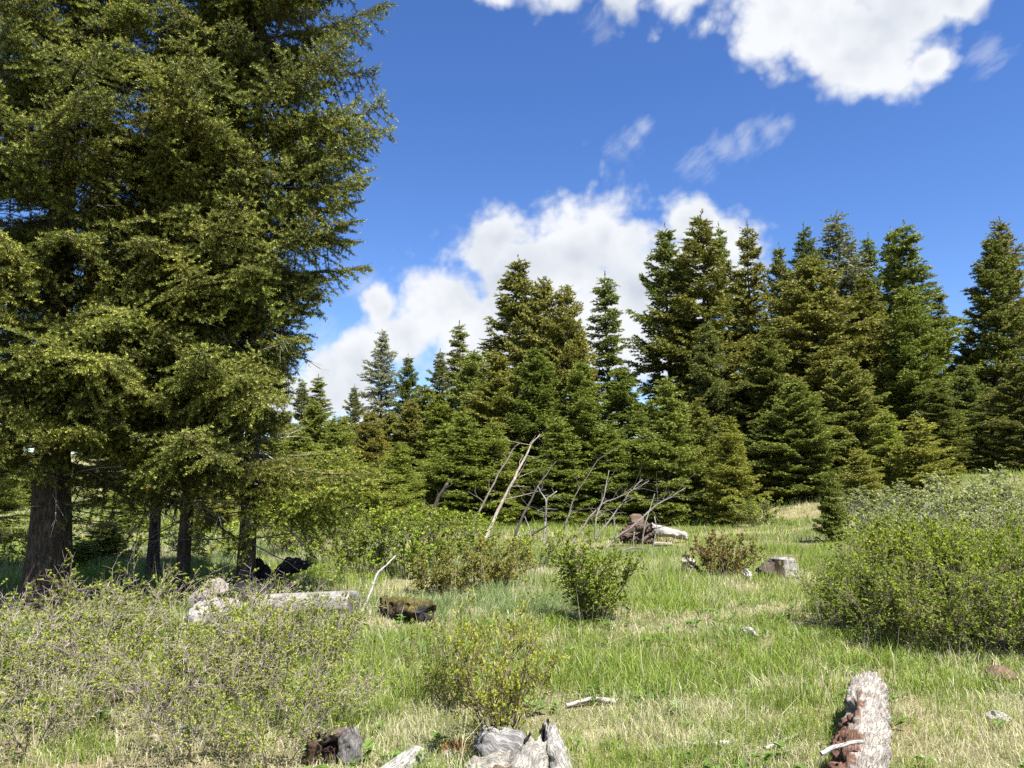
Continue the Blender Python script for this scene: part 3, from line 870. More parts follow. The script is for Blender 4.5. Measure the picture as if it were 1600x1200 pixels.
W = (1, 1, 1)
WARM = (1.06, 1.0, .9)
COOL = (.92, 1.0, 1.03)
LITE = (1.3, 1.3, 1.15)
G_SKY = 'firs whose tops make the skyline'
G_FRONT = 'firs along the front of the wood'
G_LEFT = 'firs seen behind the near trees'
TREES = [
    # skyline, right-hand group
    (1058, 352, 40, 'b', 1.05, W, 'fir with the left one of the two tallest tops right of the big cloud', G_SKY),
    (1110, 326, 38.5, 'a', 1.12, (1.15, 1.05, .8), 'tallest fir of the skyline, tiered boughs over the cloud edge', G_SKY),
    (1149, 345, 42, 'h', .7, COOL, 'thin fir top just right of the tallest fir', G_SKY),
    (1190, 346, 41, 'h', .85, (1.1, .98, .85), 'dark brownish fir top between the tallest fir and the pale tops', G_SKY),
    (1218, 380, 43, 'b', .7, W, 'short dark top close beside the brownish fir', G_SKY),
    (1270, 346, 43, 'a', .8, COOL, 'blue-green fir left of the pale sparse top', G_SKY),
    (1322, 332, 44, 'd', 1.3, W, 'pale sparse grey-green fir top in the right half of the skyline', G_SKY),
    (1380, 362, 43, 'h', .8, COOL, 'first of the small pointed tops right of the pale sparse fir', G_SKY),
    (1414, 354, 44, 'b', .75, COOL, 'middle pointed top between pale sparse fir and the open gap', G_SKY),
    (1454, 341, 40, 'h', 1.25, COOL, 'dark fir with drooping boughs at the left of the open gap', G_SKY),
    (1562, 368, 40, 'b', 1.0, W, 'green fir at the right of the open gap of sky', G_SKY),
    (1604, 338, 42, 'a', 1.0, (1.08, .92, .85), 'brown-tinged tall fir cut by the right picture edge', G_SKY),
    (1083, 392, 45, 'h', .8, W, 'narrow top wedged behind the two tallest firs', G_SKY),
    (1168, 412, 44, 'b', .75, (1.05, 1, .9), 'low narrow top behind the brownish fir', G_SKY),
    (1240, 408, 44, 'h', .8, W, 'narrow top left behind the broad olive fir', G_SKY),
    (1348, 392, 46, 'h', .8, W, 'narrow top right behind the pale sparse fir', G_SKY),
    (1490, 440, 43, 'h', .9, W, 'ragged fir on the right flank of the dark drooping one', G_SKY),
    (1530, 505, 42, 'b', .8, W, 'short top standing in the open gap', G_SKY),
    # second row on the right
    (1290, 402, 36, 'c', 1.2, W, 'broad olive fir below the pale sparse top', G_FRONT),
    (1432, 452, 35, 'c', .95, (.9, 1.05, .8), 'green fir in front of the dark drooping one', G_FRONT),
    (1368, 425, 38, 'b', 1.0, WARM, 'olive fir wedged behind between the broad olive and green firs', G_FRONT),
    (1212, 505, 34, 'b', 1.05, W, 'mid-height fir left in front of the broad olive fir', G_FRONT),
    (1250, 590, 30, 'c', 1.0, (.85, .95, .9), 'wide bushy fir over the dark hollow at the meadow end', G_FRONT),
    (1335, 555, 32, 'c', 1.0, W, 'olive bushy fir above the young fir on the meadow', G_FRONT),
    (1392, 640, 28, 'e', 1.0, LITE, 'pale green low fir above the right-hand shrubs', G_FRONT),
    (1475, 590, 31, 'b', 1.1, W, 'fir standing below the left side of the open gap', G_FRONT),
    (1520, 565, 36, 'a', 1.0, COOL, 'dark fir filling the foot of the open gap', G_FRONT),
    (1555, 600, 32, 'a', 1.0, W, 'low dark fir right of the open gap, before the green one', G_FRONT),
    (1606, 560, 30, 'c', .9, COOL, 'bluish fir low at the right picture edge', G_FRONT),
    (1440, 650, 26.5, 'f', 1.0, LITE, 'small pale fir above the top of the right-hand shrub bank', G_FRONT),
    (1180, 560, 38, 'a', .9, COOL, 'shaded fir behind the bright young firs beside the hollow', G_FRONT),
    (1115, 500, 36, 'a', .9, W, 'dark fir below the tallest top', G_FRONT),
    # young bright firs, centre right
    (1048, 588, 28, 'e', 1.0, W, 'bright green young fir, tallest of the clump left of the hollow', G_FRONT),
    (1145, 650, 26.5, 'e', 1.0, (1.1, 1.05, 1), 'bright young fir at the right end of the clump by the hollow', G_FRONT),
    (1095, 622, 29, 'e', .95, W, 'bright young fir in the middle of the clump by the hollow', G_FRONT),
    (1003, 640, 29.5, 'e', .95, (.85, .95, .9), 'young fir behind the leaning dead branches on the right', G_FRONT),
    (972, 572, 31, 'b', 1.15, (.95, 1.1, .9), 'green fir in front of the lone dark spire', G_FRONT),
    # centre group
    (802, 398, 38, 'b', 1.15, (1.1, 1.0, .95), 'tall brownish fir, highest left of the lone dark spire', G_SKY),
    (852, 430, 36, 'c', .75, W, 'left of the twin olive tops in the centre', G_SKY),
    (895, 442, 35.5, 'c', .78, WARM, 'right of the twin olive tops in the centre', G_SKY),
    (957, 427, 40, 'h', 1.0, COOL, 'lone dark spire over the white cloud in the centre', G_SKY),
    (742, 545, 33, 'c', .9, (.85, 1, .8), 'olive fir at the left foot of the tall brownish one', G_FRONT),
    (714, 500, 40, 'h', .95, W, 'pointed fir left of the tall brownish one', G_SKY),
    (688, 545, 42, 'a', .75, W, 'lower pointed fir left of the centre group', G_SKY),
    (638, 552, 45, 'b', .8, COOL, 'small pointed fir right of the slim grey one', G_SKY),
    (592, 512, 46, 'd', .95, W, 'slim grey-green fir standing alone against the cloud', G_SKY),
    (500, 583, 42, 'h', 1.0, W, 'fir with a rounded top right of the near trees', G_SKY),
    (545, 600, 44, 'a', .7, W, 'small dark top between rounded fir and slim grey fir', G_SKY),
    (468, 592, 40, 'a', .8, W, 'fir closest right of the near crown edge', G_SKY),
    (575, 640, 32, 'c', .8, WARM, 'brownish olive fir below the slim grey fir', G_FRONT),
    (640, 622, 34, 'c', .85, W, 'olive fir below the small pointed fir', G_FRONT),
    (682, 610, 31, 'b', 1.05, (1.1, 1.15, .95), 'yellow-green fir low on the left of centre', G_FRONT),
    (778, 545, 30.5, 'c', .95, (.95, 1, .85), 'front fir above the tops of the leaning dead poles', G_FRONT),
    (845, 535, 30, 'b', 1.1, (.9, 1, .85), 'front fir behind the longest pale leaning pole', G_FRONT),
    (912, 560, 29.5, 'c', .9, (.85, 1.02, .8), 'dark green front fir behind the forked dead branch', G_FRONT),
    (525, 650, 30, 'e', 1.1, W, 'bushy fir low behind the near crown', G_FRONT),
    (462, 665, 27, 'e', 1.1, (.95, 1, .9), 'bushy fir just right of the pale bark stem', G_FRONT),
    (620, 690, 26, 'e', 1.05, (1.1, 1.1, 1), 'bright bushy fir over the scrub left of the dead poles', G_FRONT),
    (722, 640, 27.5, 'e', 1.15, (.95, 1, .85), 'bushy fir behind the left leaning pole', G_FRONT),
    (565, 720, 23, 'f', 1.0, (1.0, 1.1, .8), 'low fir behind the green scrub', G_FRONT),
    (1350, 700, 25, 'f', .95, LITE, 'low light fir right of the young meadow fir', G_FRONT),
    (445, 640, 33, 'c', .85, W, 'olive fir in the bank just right of the near crown', G_FRONT),
    (488, 625, 34, 'c', .85, (.95, 1.05, .85), 'green fir in the bank under the rounded top', G_FRONT),
    (540, 648, 33, 'c', .8, (1.0, 1.1, .9), 'bright fir in the bank below the small dark top', G_FRONT),
    (608, 640, 35, 'c', .85, W, 'olive fir in the bank below the slim grey fir', G_FRONT),
    (660, 600, 36, 'c', .85, (.95, 1.05, .85), 'green fir in the bank left of the lower pointed fir', G_FRONT),
    (700, 660, 29, 'e', 1.25, (1.05, 1.1, 1), 'bushy bright fir in the bank behind the short dark stub', G_FRONT),
    (505, 700, 27, 'e', 1.2, (1.05, 1.1, 1), 'bushy bright fir over the scrub under the near crown edge', G_FRONT),
    (600, 730, 24.5, 'f', 1.25, (.95, 1.1, .85), 'low bushy fir over the scrub left of the dark stub', G_FRONT),
    (770, 660, 28, 'e', 1.25, (.95, 1.02, .9), 'bushy fir behind the two parallel leaning poles', G_FRONT),
    (880, 650, 28, 'e', 1.2, (.9, 1, .9), 'dark bushy fir behind the forked pale branch', G_FRONT),
    (950, 660, 28.5, 'e', 1.2, (.95, 1, .9), 'bushy fir behind the upright pale stem', G_FRONT),
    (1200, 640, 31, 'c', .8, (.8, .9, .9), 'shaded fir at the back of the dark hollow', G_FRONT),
    # behind the near group on the left
    (345, 640, 30, 'b', 1.1, W, 'fir seen between the slender and the right near trunks', G_LEFT),
    (165, 560, 35, 'a', 1.0, W, 'fir seen right of the thick trunk', G_LEFT),
    (20, 560, 34, 'b', 1.1, W, 'fir seen left of the thick trunk', G_LEFT),
    (205, 715, 24, 'e', 1.0, W, 'bushy young fir seen low between thick and thin trunks', G_LEFT),
    (415, 640, 30, 'e', 1.1, W, 'young fir seen right beside the pale stem', G_LEFT),
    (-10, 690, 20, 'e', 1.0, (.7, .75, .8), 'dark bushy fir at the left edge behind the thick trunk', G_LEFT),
    (330, 740, 25, 'f', 1.1, (1.1, 1.1, 1), 'bushy fir seen through the gap beside the right near trunk', G_LEFT),
    # young firs out on the meadow
    (1297, 733, 19.3, 'g', .85, (.85, .9, .8), 'lone young fir standing on the meadow left of the shrub bank', None),
    (165, 812, 15.5, 'g', 1.6, (1.2, 1.1, .9), 'knee-high fir bush right behind the thick trunk', None),
    (128, 842, 14.2, 'g', 1.7, (1.1, 1.1, .9), 'low fir bush almost hidden by the thick trunk', None),
]
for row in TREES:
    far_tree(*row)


# ------------------------------------------------------------------ shrubs
def shrub_meshes(i, H, Wd, stems, seed, leafc, leafc2, nb=9, nt=6, nleaf=9, leaf=.017, base_r=.18, twigc=(.19, .15, .125), vase=.55, leaf_from=.45, wood_w=1.0, bare=.15, clump=.50):
    r = np.random.default_rng(seed)

    def grow(P, D, L, seg, wob, up):
        pts = [P]
        for s in range(seg):
            D = nrm(D + r.normal(size=D.shape) * wob + np.array([0, 0, up]))
            pts.append(pts[-1] + D * (L / seg)[:, None])
        return np.stack(pts, 1), D
    a = r.random(stems) * 2 * PI
    rr = np.sqrt(r.random(stems))
    P = np.stack([np.cos(a) * rr * base_r * Wd, np.sin(a) * rr * base_r * Wd, np.full(stems, -.06)], -1)
    out = vase * (.25 + .9 * rr) * Wd / H
    D = nrm(np.stack([np.cos(a) * out, np.sin(a) * out, np.ones(stems)], -1) + r.normal(size=(stems, 3)) * .12)
    L = H * (.75 + .4 * r.random(stems)) * np.sqrt(1 + (out * .6) ** 2)
    S, _ = grow(P, D, L, 7, .13, .02)
    sg = Geo()

    def put(S, r0, r1, c):
        n, k = S.shape[:2]
        w = np.linspace(r0, r1, k)
        V, T = sticks(S[:, :-1].reshape(-1, 3), S[:, 1:].reshape(-1, 3), np.tile(w[:-1], n) * wood_w, np.tile(w[1:], n) * wood_w, 3)
        cv = np.repeat(np.array(c)[None] * (.55 + .9 * r.random((n, 1))), (k - 1) * 6, 0)
        sg.add(V, T, cv)

    def sample(S, n, lo):
        m, k = S.shape[:2]
        t = (lo + (1 - lo) * r.random((m, n))) * (k - 1)
        i_ = np.minimum(t.astype(int), k - 2)
        f = (t - i_)[..., None]
        idx = np.arange(m)[:, None]
        p = S[idx, i_] * (1 - f) + S[idx, i_ + 1] * f
        d = nrm(S[idx, i_ + 1] - S[idx, i_])
        return p.reshape(-1, 3), d.reshape(-1, 3)
    put(S, .0075, .003, np.array(twigc) * .8)
    p, d = sample(S, nb, .18)
    d2 = nrm(d * .8 + r.normal(size=d.shape) * .55 + np.array([0, 0, .15]) + nrm(p * np.array([1, 1, 0]) + 1e-6) * .25)
    S2, _ = grow(p, d2, H * (.18 + .25 * r.random(len(p))), 4, .22, .05)
    put(S2, .0036, .002, twigc)
    p, d = sample(S2, nt, .15)
    d3 = nrm(d * .6 + r.normal(size=d.shape) * .7 + np.array([0, 0, .15]))
    S3, _ = grow(p, d3, H * (.05 + .10 * r.random(len(p))), 2, .25, .05)
    put(S3, .0022, .0013, np.array(twigc) * 1.25)
    # leaves: folded diamonds in bunches near the ends of the twigs
    keep = r.random(len(S3)) > bare
    dens = fbm(S3[:, 2] * 7.0 + seed, 2)
    keep &= dens + .15 * r.random(len(S3)) > clump
    lp, ld = sample(S3[keep], nleaf, leaf_from)
    n = len(lp)
    az = r.random(n) * 2 * PI
    ld = nrm(ld * .5 + np.stack([np.cos(az), np.sin(az), .25 + .5 * r.random(n)], -1))
    nr = nrm(np.cross(ld, np.cross(np.array([0, 0, 1.0]) + r.normal(size=(n, 3)) * .45, ld)))
    sd = np.cross(ld, nr)
    ll = leaf * (.6 + .8 * r.random((n, 1)))
    ww = ll * .38
    V = np.stack([lp, lp + ld * ll * .5 + sd * ww + nr * ww * .35, lp + ld * ll, lp + ld * ll * .5 - sd * ww + nr * ww * .35], 1)
    T = (np.arange(n) * 4)[:, None, None] + np.array([[0, 1, 2], [0, 2, 3]])[None]
    q = np.repeat(np.clip(.75 * r.random((keep.sum(), 1)) + 1.8 * (dens[keep][:, None] - .52), 0, 1), nleaf, 0) * .75 + .25 * r.random((n, 1))
    c = np.array(leafc) * (1 - q) + np.array(leafc2) * q
    lg = Geo().add(V, T.reshape(-1, 3), np.repeat(c, 4, 0))
    allv = np.concatenate(sg.V)
    H = float(np.percentile(allv[:, 2], 98)); Wd = 2 * float(np.percentile(np.hypot(allv[:, 0], allv[:, 1]), 95))
    return dict(H=H, W=Wd, stems=sg.mesh('shrub_stems_%d' % i, M_TWIG), leaves=lg.mesh('shrub_leaves_%d' % i, M_LEAF))


YG, YG2 = (.14, .165, .024), (.31, .345, .06)
LG, LG2 = (.13, .175, .022), (.33, .385, .062)
SG, SG2 = (.19, .215, .085), (.33, .35, .16)
BG, BG2 = (0.167, 0.141, 0.038), (0.258, 0.220, 0.061)
SHR = {
    'thick': shrub_meshes(0, 1.15, 1.7, 18, 31, YG, YG2, nb=9, nt=7, nleaf=13, leaf=.027, bare=.1, twigc=(.20, .165, .135)),
    'thick2': shrub_meshes(1, 1.15, 1.7, 17, 32, YG, YG2, nb=9, nt=7, nleaf=11, leaf=.026, bare=.2, clump=.56, twigc=(.23, .195, .165)),
    'vase': shrub_meshes(2, .85, .85, 16, 33, YG, YG2, nb=8, nt=7, nleaf=10, leaf=.022, base_r=.05, vase=.62, twigc=(.16, .115, .085), bare=.03, clump=.30),
    'leafy': shrub_meshes(3, 1.4, 1.8, 28, 34, LG, LG2, nb=10, nt=7, nleaf=14, leaf=.032, bare=.04, twigc=(.125, .098, .075)),
    'leafy2': shrub_meshes(4, 1.3, 1.6, 24, 35, LG, LG2, nb=10, nt=7, nleaf=13, leaf=.031, bare=.08, clump=.54, twigc=(.15, .12, .095)),
    'round': shrub_meshes(5, .85, .95, 28, 36, LG, LG2, nb=9, nt=6, nleaf=15, leaf=.028, base_r=.14, bare=.0, clump=.22, twigc=(.13, .095, .075)),
    'mid': shrub_meshes(6, 1.0, 1.5, 18, 37, LG, LG2, nb=8, nt=6, nleaf=10, leaf=.044, bare=.08, wood_w=1.2, clump=.46, twigc=(.15, .12, .095)),
    'sage': shrub_meshes(7, 1.0, 1.5, 18, 38, SG, SG2, nb=8, nt=6, nleaf=9, leaf=.044, bare=.12, wood_w=1.3, twigc=(.26, .24, .2), clump=.42),
    'brown': shrub_meshes(8, .7, 1.1, 26, 46, BG, BG2, nb=9, nt=6, nleaf=9, leaf=.038, bare=.05, wood_w=1.1, clump=.36, base_r=.3),
}
for k, v in SHR.items():
    print('shrub', k, len(v['stems'].polygons), len(v['leaves'].polygons))


def shrub(px, d, kind, h, w, tint, label, group=None):
    v = SHR[kind]
    p = on_ground(px, d)
    root = link('shrub', None, loc=p, rot=(0, 0, rng.random() * 2 * PI), scale=(w / v['W'], w / v['W'], h / v['H']))
    tag(root, label, 'shrub', group)
    link('stems', v['stems'], root)
    l = link('leaves', v['leaves'], root)
    l.color = (*tint, 1)
    return root


G_TH = 'shrubs of the twiggy thicket at the lower left'
G_RB = 'shrubs of the leafy bank on the right'
G_MS = 'scrub between the near firs and the dead branches'
G_SB = 'pale scrub on the rise at the right'
SHRUBS = [
    (30, 6.6, 'thick', 0.71, 1.46, W, 'twiggy shrub at the left edge below the thick trunk', G_TH),
    (135, 6.2, 'thick2', 0.73, 1.33, W, 'grey twiggy shrub below and right of the thick trunk', G_TH),
    (235, 5.6, 'thick', 0.64, 1.28, W, 'twiggy yellow-green shrub below the thin shaded trunk', G_TH),
    (330, 5.9, 'thick2', 0.83, 1.38, W, 'twiggy shrub in the middle of the thicket below the white boulder', G_TH),
    (430, 5.9, 'thick', 0.77, 1.25, W, 'yellow-green shrub in the thicket below the charred trunk', G_TH),
    (490, 5.4, 'thick2', 0.48, 0.96, (1.1, 1.1, .9), 'shrub at the right end of the thicket above the dark rotten stump', G_TH),
    (180, 7.4, 'thick', 0.73, 1.46, W, 'shrub at the back of the thicket left of the slender trunk', G_TH),
    (400, 7.6, 'thick2', 0.61, 1.25, W, 'shrub at the back of the thicket under the right near trunk', G_TH),
    (500, 7.3, 'thick', 0.64, 0.96, W, 'shrub at the back of the thicket in front of the grey log', G_TH),
    (-30, 5.4, 'thick2', 0.66, 1.20, W, 'shrub cut by the left edge in the lower corner', G_TH),
    (55, 4.95, 'thick2', 0.53, 0.94, W, 'grey twiggy shrub low in the left bottom corner', G_TH),
    (290, 4.85, 'thick2', 0.62, 0.96, W, 'twiggy shrub at the bottom edge in the middle of the thicket', G_TH),
    (425, 4.8, 'thick', 0.51, 0.86, W, 'shrub at the bottom edge left of the dark rotten stump', G_TH),
    (778, 4.95, 'vase', .82, .76, (1.2, 1.15, 1), 'slim vase-shaped shrub rising behind the splintered stump', None),
    (700, 6.0, 'vase', .55, .6, W, 'wispy low shrub left behind the vase-shaped one', None),
    (930, 9.1, 'round', .80, .92, W, 'rounded dark-stemmed shrub alone in the meadow centre', None),
    (1125, 13.6, 'brown', .62, 1.15, W, 'yellow-brown shrub left of the grey stump', None),
    (1315, 8.9, 'leafy2', 0.72, 0.92, (1.05, 1.05, 1), 'leafy shrub at the left foot of the right bank', G_RB),
    (1375, 7.9, 'leafy2', 0.65, 1.01, W, 'low leafy shrub in the right bank behind the foreground log', G_RB),
    (1450, 7.6, 'leafy', 0.92, 1.18, W, 'leafy shrub in the middle of the right bank', G_RB),
    (1535, 7.5, 'leafy2', 0.81, 1.13, (1.1, 1.08, 1), 'leafy shrub of the right bank above the rust-brown rock', G_RB),
    (1610, 7.4, 'leafy', 0.97, 1.22, W, 'tall leafy shrub of the right bank at the picture edge', G_RB),
    (1690, 8.4, 'leafy2', 1.10, 1.40, W, 'leafy shrub of the right bank mostly beyond the picture edge', G_RB),
    (1385, 9.4, 'leafy', 0.91, 1.31, (1.08, 1.05, 1), 'shrub behind the left part of the right bank', G_RB),
    (1475, 9.3, 'leafy2', 1.02, 1.40, W, 'shrub behind the middle of the right bank', G_RB),
    (1570, 9.4, 'leafy', 1.10, 1.40, (1.1, 1.08, 1), 'shrub behind the right part of the right bank', G_RB),
    (1400, 10.8, 'leafy2', 0.89, 1.22, W, 'shrub at the back left corner of the right bank', G_RB),
    (1430, 11.4, 'leafy', 0.99, 1.48, W, 'shrub at the back of the right bank below the pale scrub', G_RB),
    (1345, 8.3, 'round', .72, .7, (1.1, 1.1, 1), 'bright sprig at the lower left of the right bank', G_RB),
    (1425, 8.5, 'round', 1.0, .95, (1.15, 1.1, 1), 'bright rounded sprig at the top left of the right bank', G_RB),
    (1510, 8.2, 'round', 1.06, .9, (1.1, 1.1, 1), 'bright rounded sprig at the top middle of the right bank', G_RB),
    (1585, 7.9, 'round', 1.0, .7, (1.2, 1.15, 1), 'bright sprig in front of the tall shrub at the right edge', G_RB),
    (1385, 13.0, 'mid', .9, 1.5, W, 'shrub right below the lone young fir', G_SB),
    (1430, 14.5, 'sage', 1.2, 1.8, W, 'pale scrub right of the lone young fir', G_SB),
    (1480, 15.5, 'sage', 1.2, 2.2, W, 'pale scrub on the rise above the middle of the right bank', G_SB),
    (1560, 15.5, 'sage', 1.2, 2.2, W, 'pale scrub on the rise above the right end of the bank', G_SB),
    (1530, 19.5, 'sage', 1.2, 2.6, W, 'highest pale scrub on the rise under the open gap', G_SB),
    (1610, 19.0, 'sage', 1.3, 2.4, W, 'pale scrub high at the right picture edge', G_SB),
    (1385, 20.0, 'sage', 1.0, 1.8, W, 'pale scrub right behind the lone young fir', G_SB),
    (1440, 20.5, 'sage', 1.0, 2.2, W, 'pale scrub in front of the small pale fir', G_SB),
    (625, 13.2, 'mid', 1.05, 1.6, (.9, 1, .8), 'green scrub bush behind the leaning white stick', G_MS),
    (560, 13.6, 'mid', .95, 1.5, W, 'scrub bush left of the leaning white stick', G_MS),
    (520, 15.5, 'mid', 1.0, 1.7, W, 'scrub bush under the low bright bough', G_MS),
    (680, 14.8, 'mid', 1.0, 1.6, W, 'scrub bush left of the dead poles', G_MS),
    (735, 17.0, 'mid', .8, 1.6, (1.1, 1.1, 1), 'low scrub at the foot of the leaning poles', G_MS),
    (765, 12.0, 'brown', .62, 1.1, (1.1, 1.25, 1.0), 'brown-green scrub left of the round meadow shrub', G_MS),
    (690, 11.3, 'brown', .55, 1.0, (1.1, 1.25, 1.0), 'brown-green scrub behind the mossy log', G_MS),
    (845, 14.5, 'mid', .6, 1.3, W, 'low scrub behind the round meadow shrub', G_MS),
    (450, 17.5, 'mid', 1.1, 1.8, W, 'scrub seen behind the charred trunk', G_MS),
    (330, 16.0, 'mid', .7, 1.8, (1.1, 1.1, 1), 'scrub seen between slender and right near trunks', G_MS),
    (180, 17.0, 'mid', .8, 2.0, W, 'scrub seen right of the thick trunk', G_MS),
    (20, 15.5, 'mid', .7, 2.0, W, 'scrub at the left edge behind the thick trunk', G_MS),
    (1185, 25.0, 'mid', .8, 1.7, W, 'bush at the foot of the bright young firs beside the hollow', None),
]
for row in SHRUBS:
    shrub(*row)


# ------------------------------------------------------------------ dead wood
def crumple(amp, f=9.0):
    def fn(V, G):
        dv = np.stack([fbm(V * f + k * 31.7, 4, .62) - .5 for k in range(3)], -1)
        return V + dv * amp
    return fn


def add_log(name, label, cat, pts, rad, col, seed, sides=28, n=None, ridge=.10, freq=8, jag=.03, lump=.06, along=1.0, mat=None, colfun=None, group=None, parent=None, deform=None, smooth=True):
    pts = np.asarray(pts, float); rad = np.asarray(rad, float)
    if n is None:
        n = 24
    t0 = np.linspace(0, 1, len(pts)); t = np.linspace(0, 1, n)
    P = np.stack([np.interp(t, t0, pts[:, k]) for k in range(3)], -1)
    R = np.interp(t, t0, rad)
    V, T, G = tube(P, R, sides, seed, ridge, along, freq, True, jag, lump)
    if deform is not None:
        V = deform(V, G)
    nz = fbm(np.stack([G[:, 0] * 20, G[:, 1] * 20, G[:, 2] * 3 + seed], -1), 4)[:, None]
    c = np.array(col) * (.62 + .76 * nz)
    if colfun is not None:
        c = colfun(c, V, G, nz)
    o = Geo().add(V, T, c, G + seed)
    ctr = V.mean(0)
    base = np.array([ctr[0], ctr[1], V[:, 2].min()])
    o.V[0] = (o.V[0] - base).astype(np.float32)
    ob = link(name, o.mesh(name, mat or M_WOOD, smooth), parent, base)
    if label:
        tag(ob, label, cat, group)
    return ob


GREYW = (.40, .38, .35)
# foreground log, red-rotten on its left flank
L0, L1 = on_ground(1362, 5.75), on_ground(1312, 3.1)
L0[2] = L1[2] = 0
pl = [L0 + (L1 - L0) * t + np.array([0, 0, gz(*(L0 + (L1 - L0) * t)[:2]) + .20 - .05 * t]) for t in np.linspace(0, 1, 5)]


def rot_def(V, G):
    th = np.arctan2(G[:, 1], G[:, 0])
    al = G[:, 2]
    ax = nrm(L1 - L0)
    ctr = np.stack([np.interp(al, np.linspace(0, al.max(), 5), np.array(pl)[:, k]) for k in range(3)], -1)
    rel = V - ctr
    left = nrm(np.cross(ax, np.array([0, 0, 1.0]))) * 1.0
    side = nrm(rel) @ left
    up = nrm(rel)[:, 2]
    hole = ss((side - .1) / .5) * ss((al - .55) / .3) * (.2 + 1.6 * ss((fbm(V * 8, 3) - .35) / .3))
    out = V - rel * (0.42 * hole)[:, None]
    endf = ss((.30 - al) / .30)
    out = out - rel * (0.45 * endf * endf)[:, None]
    rough = (fbm(V * np.array([16, 16, 16.]), 5, .7) - .5)[:, None] * .085
    return out + nrm(rel) * rough


def rot_col(c, V, G, nz):
    al = G[:, 2]
    ax = nrm(L1 - L0)
    ctr = np.stack([np.interp(al, np.linspace(0, al.max(), 5), np.array(pl)[:, k]) for k in range(3)], -1)
    side = nrm(V - ctr) @ nrm(np.cross(ax, np.array([0, 0, 1.0])))
    e = fbm(V * 11, 4, .6) - .5
    f = (ss((side + .12 - 1.5 * e) / .3) * ss((al - .75 - .8 * e) / .2))[:, None]
    red = np.array([.19, .105, .07]) * (.25 + 1.5 * fbm(V * 40, 3)[:, None])
    return c * (1 - f) + red * f


add_log('log', 'pale weathered log pointing away, red rotten flank, in the right foreground', 'log', pl, [.105, .132, .142, .145, .15], (.39, .355, .31), 4.0, sides=96, n=170,
        ridge=.05, freq=10, jag=.05, lump=.10, deform=rot_def, colfun=rot_col, smooth=True)


def stick(label, P, r0, r1, col, seed, name='dead_branch', cat='dead branch', twigs=0, group=None, fork=None, wob=.02, tl=1.0):
    r = np.random.default_rng(seed)
    P = np.asarray(P, float)
    t0 = np.linspace(0, 1, len(P)); t = np.linspace(0, 1, 14)
    Q = np.stack([np.interp(t, t0, P[:, k]) for k in range(3)], -1)
    Lt = np.linalg.norm(np.diff(Q, axis=0), axis=1).sum()
    Q[1:] += np.cumsum(r.normal(size=(13, 3)), 0) * wob * Lt / 14
    R = r0 + (r1 - r0) * t
    g = Geo()
    V, T, G = tube(Q, R, 9, seed, .12, 1.0, 5, True, 0, .08)
    nz = fbm(np.stack([G[:, 0] * 60, G[:, 1] * 60, G[:, 2] * 4 + seed], -1), 3)[:, None]
    g.add(V, T, np.array(col) * (.6 + .8 * nz), G)
    for k in range(twigs):
        i_ = int(r.integers(3, 13))
        dirv = nrm(nrm(Q[i_] - Q[i_ - 1]) * .6 + r.normal(size=3) * .7)
        l = Lt * tl * (.06 + .14 * r.random())
        q = [Q[i_]]
        for s in range(3):
            dirv = nrm(dirv + r.normal(size=3) * .25)
            q.append(q[-1] + dirv * l / 3)
        q = np.array(q)
        w = max(R[i_] * .45, .003)
        V, T = sticks(q[:-1], q[1:], [w, w * .7, w * .5], [w * .7, w * .5, w * .3], 4)
        g.add(V, T, np.array(col) * (.7 + .5 * r.random()))
    base = Q[0].copy()
    for a in g.V:
        a -= base.astype(np.float32)
    o = link(name, g.mesh(name, M_WOOD, True), None, base)
    tag(o, label, cat, group)
    return o


stick('thin white stick lying across the rotten flank of the foreground log', [pix(1283, 1178, 3.95), pix(1300, 1166, 4.0), pix(1322, 1160, 4.02), pix(1346, 1159, 4.03)], .011, .009, (.62, .6, .56), 3, 'stick', 'stick', 0, None, None, .1)

# splintered stump at the bottom centre
p0 = on_ground(812, 4.62)
root = link('splintered_stump', None, loc=p0)
tag(root, 'splintered grey stump with jagged dark spikes at the bottom centre', 'stump')


def frag(name, a, b, ra, rb, col, seed, flat=.55, jag=.05, twist=0.0):
    a, b = np.array(a, float), np.array(b, float)
    Q = a + (b - a) * np.linspace(0, 1, 26)[:, None]
    R = np.linspace(ra, rb, 26) * (.62 + .38 * ss((1 - np.linspace(0, 1, 26)) / .3)) * (.8 + .2 * ss(np.linspace(0, 1, 26) / .2))
    V, T, G = tube(Q, R, 40, seed, .16, 1.0, 7, True, jag * 1.6, .16)
    axd = nrm(b - a)
    nrmv = nrm(np.cross(axd, np.array([math.cos(twist), math.sin(twist), .4])))
    c = Q.mean(0)
    h = (V - c) @ nrmv
    V = V - nrmv[None] * (h * (1 - flat))[:, None]
    V = V + (fbm(V * 16 + seed, 4, .65) - .5)[:, None] * nrmv * .06 + (fbm(V * 12 + seed + 9, 3, .6) - .5)[:, None] * np.cross(axd, nrmv) * .08
    nz = fbm(np.stack([G[:, 0] * 30, G[:, 1] * 30, G[:, 2] * 3 + seed], -1), 4)[:, None]
    o = Geo().add(V, T, np.array(col) * (.5 + nz), G + seed)
    link(name, o.mesh(name, M_WOOD, True), root)


